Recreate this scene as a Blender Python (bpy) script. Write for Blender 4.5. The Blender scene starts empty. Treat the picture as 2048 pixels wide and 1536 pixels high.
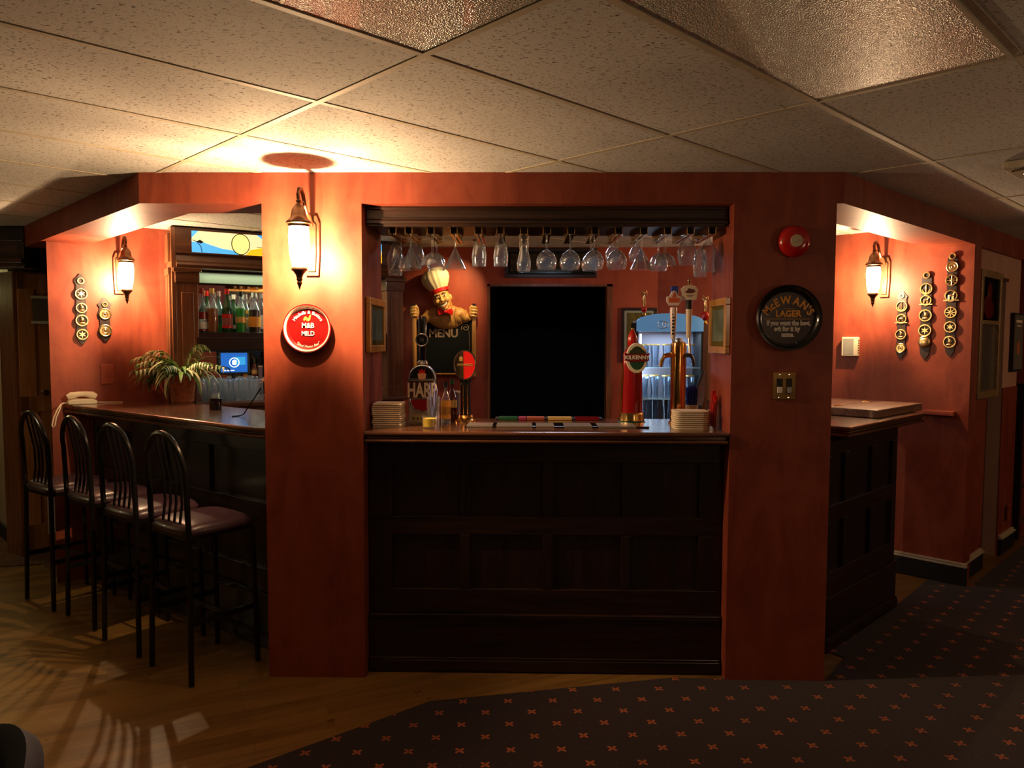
import bpy, math, random
from mathutils import Matrix, Vector
random.seed(7)
R = math.radians
PI = math.pi
S2 = math.sqrt(.5)
scn = bpy.context.scene
COL = scn.collection

# ------------------------------------------------------------------ camera
CX, CY, CZ = 0.0282, -3.5724, 1.6542
YAW, PITCH, ROLL, FPX = -0.0161, 0.0588, 0.0030, 1500.15
_c, _n = math.cos(YAW), math.sin(YAW)
_cp, _sp = math.cos(PITCH), math.sin(PITCH)
_f = Vector((_cp*_n, _cp*_c, -_sp)); _r = Vector((_c, -_n, 0)); _u = Vector((_sp*_n, _sp*_c, _cp))
_cr, _sr = math.cos(ROLL), math.sin(ROLL)
_rr = _r*_cr + _u*_sr
_uu = _u*_cr - _r*_sr
cam = bpy.data.objects.new('camera', bpy.data.cameras.new('camera'))
COL.objects.link(cam)
m = Matrix((_rr, _uu, -_f)).transposed().to_4x4()
m.translation = (CX, CY, CZ)
cam.matrix_world = m
cam.data.sensor_width = 36
cam.data.lens = 36*FPX/2048
cam.data.clip_start = .05
scn.camera = cam

# ------------------------------------------------------------------ exposure, world
scn.view_settings.view_transform = 'Standard'
scn.view_settings.look = 'None'
scn.view_settings.gamma = 1
scn.view_settings.exposure = 0.0
scn.view_settings.use_curve_mapping = False
w = bpy.data.worlds.new('world'); scn.world = w; w.use_nodes = True
w.node_tree.nodes['Background'].inputs[0].default_value = (.9, .7, .5, 1)
w.node_tree.nodes['Background'].inputs[1].default_value = 0.005
LAMP_COL = (1.0, .64, .33)

def light(name, kind, loc, power, col=LAMP_COL, size=.05, rot=None, spot=None, blend=.4, sy=None):
    d = bpy.data.lights.new(name, kind); d.energy = power; d.color = col
    if kind == 'AREA':
        d.size = size
        if sy: d.shape = 'RECTANGLE'; d.size_y = sy
    else: d.shadow_soft_size = size
    if spot: d.spot_size = R(spot); d.spot_blend = blend
    o = bpy.data.objects.new(name, d); COL.objects.link(o); o.location = loc
    if rot: o.rotation_euler = rot
    return o

def aim(o, target):
    o.rotation_euler = (Vector(target)-o.location).to_track_quat('-Z', 'Y').to_euler()

# unseen fill lights added behind and beside the camera; no lamp stands there
light('room_fill_light', 'POINT', (-3.6, -2.3, 2.0), 3.5, (1, .85, .34), .12)
light('room_fill_light', 'POINT', (2.2, -4.6, 2.0), 15, (1, .62, .36), .12)
light('room_fill_light', 'POINT', (5.6, .9, 1.95), 22, (1, .56, .28), .12)
light('room_fill_light', 'POINT', (2.9, -1.6, 1.85), 13, (1, .62, .36), .12)
light('side_fill_light', 'POINT', (-4.3, .5, 1.25), 7, (1, .78, .40), .08)  # added fill; brightens the hall door
light('hall_fill_light', 'POINT', (-5.0, 2.65, 2.05), 13, (1, .86, .32), .1)  # added fill hidden by the beam, for the hall wall and left floor

# ------------------------------------------------------------------ plan constants
H, HB = 2.44, 2.295
XL, XR = -1.80, 1.52
CT = 1.215                        # counter top

# rays through image pixels from a fixed copy of the camera (1.65 m up, 3.57 m out from the pillars) used to place things by pixel
CAM_POS = Vector((0.0282, -3.5724, 1.6542)); CAM_F, CAM_R, CAM_U = _f.copy(), _r.copy(), _u.copy()
def ray(px, py):
    u, v = px-1024, py-768
    u, v = _cr*u+_sr*v, -_sr*u+_cr*v
    return CAM_F + CAM_R*(u/1500.15) - CAM_U*(v/1500.15)
def Pz(px, py, z):
    d = ray(px, py); return CAM_POS + d*((z-CAM_POS.z)/d.z)
def Pl(px, py, p0, ang, off=0):
    """pixel to a vertical wall plane through p0 running at ang, off metres behind it"""
    a = R(ang); n = Vector((-math.sin(a), math.cos(a), 0)); d = ray(px, py); c = CAM_POS
    return c + d*((n.dot(Vector((p0[0], p0[1], 0)))+off-n.dot(c))/n.dot(d))
def Py(px, py, y): return Pl(px, py, (0, y), 0)

# ------------------------------------------------------------------ materials
def nmat(name):
    m = bpy.data.materials.new(name); m.use_nodes = True
    nt = m.node_tree; b = nt.nodes['Principled BSDF']
    return m, nt, b
def N(nt, t, **k):
    n = nt.nodes.new(t)
    for a, v in k.items():
        if a.startswith('i_'): n.inputs[a[2:].replace('_', ' ')].default_value = v
        else: setattr(n, a, v)
    return n
def L(nt, a, b): nt.links.new(a, b)
def rgba(c): return (c[0], c[1], c[2], 1)
def simple(name, col, rough=.5, metal=0, spec=.5, emit=None, es=0, coat=0, var=0, alpha=1):
    m, nt, b = nmat(name)
    b.inputs['Base Color'].default_value = rgba(col); b.inputs['Roughness'].default_value = rough
    b.inputs['Metallic'].default_value = metal; b.inputs['Specular IOR Level'].default_value = spec
    b.inputs['Coat Weight'].default_value = coat
    if emit: b.inputs['Emission Color'].default_value = rgba(emit); b.inputs['Emission Strength'].default_value = es
    if var:
        tc = N(nt, 'ShaderNodeTexCoord'); no = N(nt, 'ShaderNodeTexNoise', i_Scale=35, i_Detail=4)
        L(nt, tc.outputs['Object'], no.inputs['Vector'])
        r = ramp(nt, [(.3, tuple(x*(1-var) for x in col)), (.7, tuple(min(1, x*(1+var)) for x in col))])
        L(nt, no.outputs[0], r.inputs[0]); L(nt, r.outputs[0], b.inputs['Base Color'])
    return m
def ramp(nt, stops):
    r = nt.nodes.new('ShaderNodeValToRGB'); e = r.color_ramp.elements
    while len(e) < len(stops): e.new(.5)
    for i, (p, c) in enumerate(stops): e[i].position = p; e[i].color = rgba(c)
    return r
def wood(name, dark, light_, axis='X', rough=.35, scale=1, coat=.2, bump=.05, coord='Object'):
    m, nt, b = nmat(name)
    tc = N(nt, 'ShaderNodeTexCoord'); mp = N(nt, 'ShaderNodeMapping')
    s = [22*scale]*3; s['XYZ'.index(axis)] = 1.6*scale
    mp.inputs['Scale'].default_value = s
    L(nt, tc.outputs[coord], mp.inputs['Vector'])
    n1 = N(nt, 'ShaderNodeTexNoise', i_Scale=1.5, i_Detail=6, i_Roughness=.65, i_Distortion=.6)
    n2 = N(nt, 'ShaderNodeTexNoise', i_Scale=6, i_Detail=3)
    L(nt, mp.outputs[0], n1.inputs['Vector']); L(nt, mp.outputs[0], n2.inputs['Vector'])
    r = ramp(nt, [(.32, dark), (.5, tuple((a+c)/2 for a, c in zip(dark, light_))), (.7, light_)])
    L(nt, n1.outputs[0], r.inputs[0])
    L(nt, r.outputs[0], b.inputs['Base Color'])
    bm = N(nt, 'ShaderNodeBump', i_Strength=bump*4, i_Distance=.002)
    L(nt, n2.outputs[0], bm.inputs['Height']); L(nt, bm.outputs[0], b.inputs['Normal'])
    b.inputs['Roughness'].default_value = rough; b.inputs['Coat Weight'].default_value = coat
    b.inputs['Coat Roughness'].default_value = .15
    return m
def paint(name, c1, c2, rough=.5):
    """rag-rolled glaze wall paint: cloudy patches and vertical brush streaks"""
    m, nt, b = nmat(name)
    tc = N(nt, 'ShaderNodeTexCoord')
    n1 = N(nt, 'ShaderNodeTexNoise', i_Scale=2.2, i_Detail=6, i_Roughness=.6, i_Distortion=.8)
    L(nt, tc.outputs['Object'], n1.inputs['Vector'])
    mp = N(nt, 'ShaderNodeMapping'); mp.inputs['Scale'].default_value = (5, 5, 1.5)
    L(nt, tc.outputs['Object'], mp.inputs['Vector'])
    n2 = N(nt, 'ShaderNodeTexNoise', i_Scale=1.4, i_Detail=5, i_Roughness=.6, i_Distortion=1.2)
    L(nt, mp.outputs[0], n2.inputs['Vector'])
    mx = N(nt, 'ShaderNodeMath', operation='ADD'); L(nt, n1.outputs[0], mx.inputs[0]); L(nt, n2.outputs[0], mx.inputs[1])
    hf = N(nt, 'ShaderNodeMath', operation='MULTIPLY'); L(nt, mx.outputs[0], hf.inputs[0]); hf.inputs[1].default_value = .5
    r = ramp(nt, [(.36, c1), (.64, c2)]); L(nt, hf.outputs[0], r.inputs[0]); L(nt, r.outputs[0], b.inputs['Base Color'])
    b.inputs['Roughness'].default_value = rough; b.inputs['Specular IOR Level'].default_value = .38
    n3 = N(nt, 'ShaderNodeTexNoise', i_Scale=60, i_Detail=3); L(nt, tc.outputs['Object'], n3.inputs['Vector'])
    bm = N(nt, 'ShaderNodeBump', i_Strength=.12, i_Distance=.003)
    L(nt, n3.outputs[0], bm.inputs['Height']); L(nt, bm.outputs[0], b.inputs['Normal'])
    return m
def thin_glass(name, tint=(1, 1, 1), gloss=.32, rough=.02, haze=0.0):
    m = bpy.data.materials.new(name); m.use_nodes = True; nt = m.node_tree; nt.nodes.clear()
    o = N(nt, 'ShaderNodeOutputMaterial'); t = N(nt, 'ShaderNodeBsdfTransparent'); g = N(nt, 'ShaderNodeBsdfGlossy')
    t.inputs[0].default_value = rgba(tint); g.inputs[0].default_value = (.95, .97, 1, 1); g.inputs['Roughness'].default_value = rough
    lw = N(nt, 'ShaderNodeLayerWeight', i_Blend=gloss); mx = N(nt, 'ShaderNodeMixShader')
    L(nt, lw.outputs['Facing'], mx.inputs[0]); L(nt, t.outputs[0], mx.inputs[1]); L(nt, g.outputs[0], mx.inputs[2])
    du = N(nt, 'ShaderNodeBsdfTranslucent'); du.inputs[0].default_value = (.9, .93, 1, 1); m2 = N(nt, 'ShaderNodeMixShader'); m2.inputs[0].default_value = haze  # translucent white mixed in, standing for bright highlights scattered in the glass
    L(nt, mx.outputs[0], m2.inputs[1]); L(nt, du.outputs[0], m2.inputs[2])
    L(nt, m2.outputs[0], o.inputs[0]); return m
def solid_glass(name, tint, rough=.0):
    m, nt, b = nmat(name)
    b.inputs['Base Color'].default_value = rgba(tint); b.inputs['Transmission Weight'].default_value = 1
    b.inputs['Roughness'].default_value = rough; b.inputs['IOR'].default_value = 1.45
    return m
def lamp_glass(name, col, es, trans=.9):
    m = bpy.data.materials.new(name); m.use_nodes = True; nt = m.node_tree; nt.nodes.clear()
    o = N(nt, 'ShaderNodeOutputMaterial'); t = N(nt, 'ShaderNodeBsdfTransparent'); e = N(nt, 'ShaderNodeEmission')
    tc = N(nt, 'ShaderNodeTexCoord'); mp = N(nt, 'ShaderNodeMapping'); mp.inputs['Scale'].default_value = (90, 90, 9); L(nt, tc.outputs['Object'], mp.inputs['Vector'])
    no = N(nt, 'ShaderNodeTexNoise', i_Scale=1, i_Detail=2); L(nt, mp.outputs[0], no.inputs['Vector'])
    rr = ramp(nt, [(.38, (.38, .38, .38)), (.62, (1, 1, 1))]); L(nt, no.outputs[0], rr.inputs[0]); L(nt, rr.outputs[0], t.inputs[0]); e.inputs[0].default_value = rgba(col); e.inputs[1].default_value = es
    a = N(nt, 'ShaderNodeAddShader'); L(nt, t.outputs[0], a.inputs[0]); L(nt, e.outputs[0], a.inputs[1]); L(nt, a.outputs[0], o.inputs[0])
    return m
def ceiling_mat():
    m, nt, b = nmat('ceiling_tile')
    tc = N(nt, 'ShaderNodeTexCoord')
    rot = N(nt, 'ShaderNodeMapping'); rot.inputs['Rotation'].default_value = (0, 0, R(-45)); rot.inputs['Scale'].default_value = (1, 1.9, 1)
    L(nt, tc.outputs['Object'], rot.inputs['Vector'])
    v = N(nt, 'ShaderNodeTexNoise', i_Scale=75, i_Detail=2.5, i_Roughness=.55, i_Distortion=.9); L(nt, rot.outputs[0], v.inputs['Vector'])
    r = ramp(nt, [(.37, (.0, .0, .0)), (.405, (1, 1, 1))]); L(nt, v.outputs[0], r.inputs[0])
    n2 = N(nt, 'ShaderNodeTexNoise', i_Scale=2.0, i_Detail=5); L(nt, tc.outputs['Object'], n2.inputs['Vector'])
    c = ramp(nt, [(.3, (.52, .505, .475)), (.7, (.64, .62, .585))]); L(nt, n2.outputs[0], c.inputs[0])
    mx = N(nt, 'ShaderNodeMix', data_type='RGBA'); L(nt, r.outputs[0], mx.inputs[0])
    mx.inputs[6].default_value = (.13, .09, .06, 1); L(nt, c.outputs[0], mx.inputs[7]); L(nt, mx.outputs[2], b.inputs['Base Color'])
    n3 = N(nt, 'ShaderNodeTexNoise', i_Scale=160, i_Detail=2); L(nt, tc.outputs['Object'], n3.inputs['Vector'])
    ad = N(nt, 'ShaderNodeMath', operation='MULTIPLY_ADD'); L(nt, n3.outputs[0], ad.inputs[0]); ad.inputs[1].default_value = .5
    L(nt, r.outputs[0], ad.inputs[2])
    bm = N(nt, 'ShaderNodeBump', i_Strength=.35, i_Distance=.002); L(nt, ad.outputs[0], bm.inputs['Height']); L(nt, bm.outputs[0], b.inputs['Normal'])
    b.inputs['Roughness'].default_value = .85
    return m
def diffuser_mat():
    m, nt, b = nmat('prismatic_diffuser')
    tc = N(nt, 'ShaderNodeTexCoord')
    v = N(nt, 'ShaderNodeTexVoronoi', i_Scale=230); L(nt, tc.outputs['Object'], v.inputs['Vector'])
    r = ramp(nt, [(0, (.42, .38, .32)), (1, (.8, .76, .68))]); L(nt, v.outputs['Color'], r.inputs[0]); L(nt, r.outputs[0], b.inputs['Base Color'])
    sx = N(nt, 'ShaderNodeSeparateColor'); L(nt, v.outputs['Color'], sx.inputs[0])
    bm = N(nt, 'ShaderNodeBump', i_Strength=1, i_Distance=.003); L(nt, v.outputs['Distance'], bm.inputs['Height'])
    nm = N(nt, 'ShaderNodeMix', data_type='VECTOR'); nm.inputs[0].default_value = .0
    L(nt, bm.outputs[0], b.inputs['Normal'])
    b.inputs['Roughness'].default_value = .22; b.inputs['Metallic'].default_value = 0; b.inputs['Coat Weight'].default_value = .45
    return m
def floor_mat():
    m, nt, b = nmat('wood_floor')
    tc = N(nt, 'ShaderNodeTexCoord'); mp = N(nt, 'ShaderNodeMapping'); mp.inputs['Rotation'].default_value = (0, 0, R(-27))
    L(nt, tc.outputs['Object'], mp.inputs['Vector'])
    br = N(nt, 'ShaderNodeTexBrick', offset=.37, squash=1)
    br.inputs['Color1'].default_value = (.30, .30, .30, 1); br.inputs['Color2'].default_value = (.85, .85, .85, 1); br.inputs['Mortar'].default_value = (0, 0, 0, 1)
    br.inputs['Scale'].default_value = 1; br.inputs['Mortar Size'].default_value = .0012; br.inputs['Brick Width'].default_value = .9; br.inputs['Row Height'].default_value = .062
    L(nt, mp.outputs[0], br.inputs['Vector'])
    g = N(nt, 'ShaderNodeMapping'); g.inputs['Scale'].default_value = (2, 30, 1); L(nt, mp.outputs[0], g.inputs['Vector'])
    n = N(nt, 'ShaderNodeTexNoise', i_Scale=1.2, i_Detail=6, i_Roughness=.6, i_Distortion=.4); L(nt, g.outputs[0], n.inputs['Vector'])
    sep = N(nt, 'ShaderNodeSeparateColor'); L(nt, br.outputs[0], sep.inputs[0])
    a = N(nt, 'ShaderNodeMath', operation='MULTIPLY_ADD'); L(nt, sep.outputs[0], a.inputs[0]); a.inputs[1].default_value = .6; L(nt, n.outputs[0], a.inputs[2])
    r = ramp(nt, [(.2, (.032, .014, .004)), (.62, (.115, .056, .013)), (1, (.20, .105, .028))]); L(nt, a.outputs[0], r.inputs[0]); L(nt, r.outputs[0], b.inputs['Base Color'])
    b.inputs['Roughness'].default_value = .32; b.inputs['Specular IOR Level'].default_value = .45
    n2 = N(nt, 'ShaderNodeTexNoise', i_Scale=3, i_Detail=4); L(nt, tc.outputs['Object'], n2.inputs['Vector'])
    rr = ramp(nt, [(.3, (.25, .25, .25)), (.7, (.45, .45, .45))]); L(nt, n2.outputs[0], rr.inputs[0]); L(nt, rr.outputs[0], b.inputs['Roughness'])
    bm = N(nt, 'ShaderNodeBump', i_Strength=.25, i_Distance=.002); L(nt, a.outputs[0], bm.inputs['Height']); L(nt, bm.outputs[0], b.inputs['Normal'])
    return m
def carpet_mat(name='carpet_pile', hall=False):
    m, nt, b = nmat(name)
    def M(op, x, y=None, z=None):
        n = N(nt, 'ShaderNodeMath', operation=op)
        for i, q in enumerate((x, y, z)):
            if q is None: continue
            if isinstance(q, (int, float)): n.inputs[i].default_value = q
            else: L(nt, q, n.inputs[i])
        return n.outputs[0]
    tc = N(nt, 'ShaderNodeTexCoord'); mp = N(nt, 'ShaderNodeMapping', vector_type='TEXTURE')
    mp.inputs['Location'].default_value = (1.082, -.079, 0); mp.inputs['Rotation'].default_value = (0, 0, R(47.8)); mp.inputs['Scale'].default_value = (.145, .145, 1)
    L(nt, tc.outputs['Object'], mp.inputs['Vector'])
    sp = N(nt, 'ShaderNodeSeparateXYZ'); L(nt, mp.outputs[0], sp.inputs[0])
    fx = M('SUBTRACT', M('FRACT', M('ADD', sp.outputs[0], .5)), .5); fy = M('SUBTRACT', M('FRACT', M('ADD', sp.outputs[1], .5)), .5)
    d2 = M('SQRT', M('ADD', M('MULTIPLY', fx, fx), M('MULTIPLY', fy, fy)))
    th = M('ARCTAN2', fy, fx)
    rad = M('MULTIPLY_ADD', M('COSINE', M('MULTIPLY', th, 4)), .062, .105)     # four petals
    pet = M('LESS_THAN', d2, rad)
    core = M('GREATER_THAN', d2, .022)
    mask = M('MULTIPLY', pet, core)
    gx = M('SUBTRACT', M('FRACT', sp.outputs[0]), .5); gy = M('SUBTRACT', M('FRACT', sp.outputs[1]), .5)
    dd = M('LESS_THAN', M('ADD', M('MULTIPLY', gx, gx), M('MULTIPLY', gy, gy)), .0011)
    n = N(nt, 'ShaderNodeTexNoise', i_Scale=420, i_Detail=2); L(nt, tc.outputs['Object'], n.inputs['Vector'])
    base = ramp(nt, [(.3, (.011, .005, .008)), (.7, (.028, .013, .017))]) if not hall else ramp(nt, [(.4, (.05, .012, .008)), (.6, (.12, .05, .02))])
    if hall:
        n.inputs['Scale'].default_value = 40
    L(nt, n.outputs[0], base.inputs[0])
    mx = N(nt, 'ShaderNodeMix', data_type='RGBA'); L(nt, dd, mx.inputs[0]); L(nt, base.outputs[0], mx.inputs[6]); mx.inputs[7].default_value = (.06, .03, .06, 1)
    m2 = N(nt, 'ShaderNodeMix', data_type='RGBA'); L(nt, mask, m2.inputs[0]); L(nt, mx.outputs[2], m2.inputs[6]); m2.inputs[7].default_value = (.36, .085, .025, 1)
    L(nt, m2.outputs[2] if not hall else base.outputs[0], b.inputs['Base Color'])
    bm = N(nt, 'ShaderNodeBump', i_Strength=.6, i_Distance=.004); L(nt, n.outputs[0], bm.inputs['Height']); L(nt, bm.outputs[0], b.inputs['Normal'])
    b.inputs['Roughness'].default_value = 1; b.inputs['Specular IOR Level'].default_value = .1; b.inputs['Sheen Weight'].default_value = .15
    return m

M = {}
M['wall'] = paint('red_glaze_paint', (.165, .024, .011), (.30, .062, .027))
M['wall_pale'] = paint('pale_rose_paint', (.46, .26, .20), (.55, .33, .25))
M['wall_back'] = paint('orange_red_paint', (.26, .040, .018), (.38, .075, .034))
M['wall_hall'] = paint('grey_hall_paint', (.36, .26, .20), (.46, .34, .27))
M['ceil'] = ceiling_mat()
M['diff'] = diffuser_mat()
M['tbar'] = simple('grid_bar_enamel', (.50, .43, .31), .6, 0, var=.1)
M['floor'] = floor_mat()
M['carpet'] = carpet_mat()
M['hallrug'] = carpet_mat('hall_rug_pile', True)
M['dwood_x'] = wood('dark_oak_across', (.004, .0014, .0008), (.034, .011, .0045), 'X', .38)
M['dwood_z'] = wood('dark_oak_upright', (.004, .0014, .0008), (.026, .008, .0035), 'Z', .4)
M['top'] = wood('counter_top_wood', (.055, .018, .008), (.17, .065, .028), 'X', .22, coat=.6)
M['flapwood'] = wood('worn_flap_wood', (.11, .05, .03), (.30, .17, .11), 'X', .35, coat=.3)
M['mwood_z'] = wood('mahogany_upright', (.10, .030, .012), (.26, .10, .042), 'Z', .3, coat=.3)
M['mwood_x'] = wood('mahogany_across', (.07, .022, .010), (.19, .075, .032), 'X', .3, coat=.3)
M['door'] = wood('varnished_door', (.26, .10, .03), (.50, .23, .075), 'Z', .3, coat=.3)
M['oakframe'] = wood('honey_oak', (.34, .13, .025), (.62, .30, .07), 'Z', .3, coat=.5)
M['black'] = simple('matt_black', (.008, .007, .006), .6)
M['blackgloss'] = simple('gloss_black', (.010, .009, .010), .15, coat=.5)
M['blackmetal'] = simple('black_tube_metal', (.020, .017, .016), .22, .6)
M['bronze'] = simple('lamp_bronze', (.16, .075, .035), .38, .75, var=.2)
M['brass'] = simple('brass', (.80, .52, .18), .20, 1, var=.12)
M['brass_old'] = simple('aged_brass', (.72, .52, .24), .30, 1, var=.25)
M['copper'] = simple('copper_brass', (.85, .42, .12), .14, 1)
M['chrome'] = simple('chrome', (.75, .75, .76), .12, 1)
M['steel'] = simple('brushed_steel', (.5, .5, .5), .3, 1)
M['leather'] = simple('strap_leather', (.018, .008, .006), .45, var=.3)
M['seat'] = simple('burgundy_vinyl', (.055, .024, .034), .36, coat=.15)
M['white'] = simple('white_print', (.82, .76, .68), .5)
M['cream'] = simple('cream_plastic', (.74, .66, .48), .35)
M['napkin'] = simple('paper_napkin', (.74, .60, .44), .85, var=.06)
M['red'] = simple('red_enamel', (.45, .008, .006), .22, coat=.5)
M['redm'] = simple('red_plastic', (.60, .012, .010), .3)
M['darkred'] = simple('maroon_enamel', (.20, .004, .006), .25, coat=.4)
M['orange'] = simple('orange_print', (.92, .40, .045), .45)
M['green'] = simple('green_print', (.01, .07, .025), .4)
M['gold'] = simple('gold_print', (.75, .48, .14), .35, .4)
M['blue'] = simple('blue_plastic', (.008, .03, .30), .35)
M['navy'] = simple('navy_fabric', (.020, .019, .040), .7, var=.2)
M['glass'] = thin_glass('clear_glass', (.96, .97, .98), .28, .03, .03)
M['glass2'] = thin_glass('heavy_clear_glass', (.95, .97, .98), .34, .04, .045)
M['glaze'] = thin_glass('window_glaze', (.85, .9, .9), .2)
M['lampglass'] = lamp_glass('lit_lamp_glass', (1, .80, .50), 26)
M['terra'] = simple('woven_terracotta', (.36, .10, .035), .7, var=.35)
M['leafg'] = simple('leaf_green', (.12, .24, .04), .5, var=.3)
M['leafw'] = simple('leaf_cream_green', (.58, .58, .30), .5, var=.2)
M['skin'] = simple('painted_skin', (.66, .36, .10), .45)
M['shirt'] = simple('painted_cream_coat', (.50, .24, .055), .5, var=.2)
M['hatw'] = simple('painted_hat_cream', (.80, .66, .40), .55)
M['board'] = simple('chalkboard', (.0035, .005, .005), .8, spec=.2)
M['chalk'] = simple('painted_chalk_letters', (.26, .17, .10), .8)
M['mirror'] = simple('mirror_glass', (.75, .75, .75), .03, 1)
M['paper'] = simple('paper_notice', (.62, .62, .56), .8)
M['greyglass'] = simple('grey_slate_panel', (.15, .13, .11), .2, coat=.4)
M['yellow'] = simple('yellow_lemonade', (.85, .62, .06), .4)
M['dkgreen'] = solid_glass('green_bottle_glass', (.05, .28, .06))

# ------------------------------------------------------------------ mesh builder
class MB:
    def __init__(s): s.v = []; s.f = []; s.T = Matrix.Identity(4)
    def add(s, vs, fs, T=None):
        o = len(s.v); X = s.T if T is None else s.T @ T
        s.v += [tuple(X @ Vector(p)) for p in vs]; s.f += [tuple(i+o for i in f) for f in fs]; return s
    def box(s, x0, x1, y0, y1, z0, z1, T=None):
        v = [(x, y, z) for x in (x0, x1) for y in (y0, y1) for z in (z0, z1)]
        return s.add(v, [(0, 1, 3, 2), (4, 6, 7, 5), (0, 4, 5, 1), (2, 3, 7, 6), (0, 2, 6, 4), (1, 5, 7, 3)], T)
    def prism(s, poly, z0, z1, T=None):
        n = len(poly); v = [(x, y, z0) for x, y in poly]+[(x, y, z1) for x, y in poly]
        f = [tuple(range(n))[::-1], tuple(range(n, 2*n))]+[(i, (i+1) % n, n+(i+1) % n, n+i) for i in range(n)]
        return s.add(v, f, T)
    def slab(s, poly, y0, y1):
        """x-z polygon given thickness along y"""
        n = len(poly); v = [(x, y0, z) for x, z in poly]+[(x, y1, z) for x, z in poly]
        f = [tuple(range(n)), tuple(range(n, 2*n))[::-1]]+[((i+1) % n, i, n+i, n+(i+1) % n) for i in range(n)]
        return s.add(v, f)
    def lathe(s, prof, seg=24, c=(0, 0, 0), T=None, ang=2*PI):
        v = []; f = []; n = len(prof)
        for k in range(seg):
            a = ang*k/seg; v += [(c[0]+r*math.cos(a), c[1]+r*math.sin(a), c[2]+z) for r, z in prof]
        for k in range(seg):
            q = (k+1) % seg
            for i in range(n-1): f.append((k*n+i, q*n+i, q*n+i+1, k*n+i+1))
        return s.add(v, f, T)
    def tube(s, pts, r=.01, seg=8, closed=False):
        pts = [Vector(p) for p in pts]; n = len(pts); v = []; f = []
        rr = r if isinstance(r, (list, tuple)) else [r]*n; up = None
        for i, p in enumerate(pts):
            if closed: t = pts[(i+1) % n]-pts[i-1]
            else: t = pts[min(i+1, n-1)]-pts[max(i-1, 0)]
            t.normalize()
            if up is None:
                up = Vector((0, 0, 1)) if abs(t.z) < .9 else Vector((0, 1, 0))
            a = t.cross(up)
            if a.length < 1e-4: a = t.cross(Vector((1, .2, 0)))
            a.normalize(); b = a.cross(t); up = b
            for k in range(seg):
                q = 2*PI*(k+.5)/seg; v.append(tuple(p+a*rr[i]*math.cos(q)+b*rr[i]*math.sin(q)))
        for i in range(n if closed else n-1):
            j = (i+1) % n
            for k in range(seg): f.append((i*seg+k, i*seg+(k+1) % seg, j*seg+(k+1) % seg, j*seg+k))
        if not closed: f += [tuple(range(seg))[::-1], tuple((n-1)*seg+k for k in range(seg))]
        return s.add(v, f)
    def ell(s, c, r, seg=20, rings=12, rot=None):
        T = Matrix.Translation(c) @ (rot.to_4x4() if rot else Matrix.Identity(4)) @ Matrix.Diagonal((r[0], r[1], r[2], 1))
        prof = [(max(1e-4, math.sin(PI*i/rings)), -math.cos(PI*i/rings)) for i in range(rings+1)]
        return s.lathe(prof, seg, (0, 0, 0), T)
    def disc(s, c, r, y0, y1, seg=32):
        """round plate facing -y"""
        return s.slab([(c[0]+r*math.cos(2*PI*k/seg), c[1]+r*math.sin(2*PI*k/seg)) for k in range(seg)], y0, y1)
    def ring(s, c, R_, r, seg=28, ss=8):
        """torus facing -y around (x,y,z)"""
        return s.tube([(c[0]+R_*math.cos(2*PI*k/seg), c[1], c[2]+R_*math.sin(2*PI*k/seg)) for k in range(seg)], r, ss, True)
    def build(s, name, mat, parent=None, smooth=False, bevel=0, loc=None, rz=0, sharp=35, remesh=0):
        me = bpy.data.meshes.new(name); me.from_pydata(s.v, [], s.f); me.validate()
        mm = mat if not isinstance(mat, str) else M[mat]
        me.materials.append(mm)
        o = bpy.data.objects.new(name, me); COL.objects.link(o)
        if smooth:
            for p in me.polygons: p.use_smooth = True
            if not remesh: me.set_sharp_from_angle(angle=R(sharp))
        if remesh:
            q = o.modifiers.new('remesh', 'REMESH'); q.mode = 'VOXEL'; q.voxel_size = remesh; q.use_smooth_shade = True
            q = o.modifiers.new('smooth', 'SMOOTH'); q.iterations = 3; q.factor = .5
        if bevel:
            q = o.modifiers.new('bevel', 'BEVEL'); q.width = bevel; q.segments = 2; q.limit_method = 'ANGLE'; q.angle_limit = R(40)
        if parent: o.parent = parent
        if loc is not None: o.location = loc
        if rz: o.rotation_euler = (0, 0, rz)
        return o

def tag(o, label=None, cat=None, group=None, kind=None):
    if label: o['label'] = label
    if cat: o['category'] = cat
    if group: o['group'] = group
    if kind: o['kind'] = kind
    return o
def thing(name, label, cat, loc=(0, 0, 0), rz=0, group=None):
    o = bpy.data.objects.new(name, None); COL.objects.link(o); o.empty_display_size = .05
    o.location = loc; o.rotation_euler = (0, 0, rz); return tag(o, label, cat, group)
def copy_tree(o, parent=None):
    c = o.copy(); COL.objects.link(c); c.parent = parent
    for ch in [x for x in bpy.data.objects if x.parent == o]: copy_tree(ch, c)
    return c
def struct(o): o['kind'] = 'structure'; return o

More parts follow.
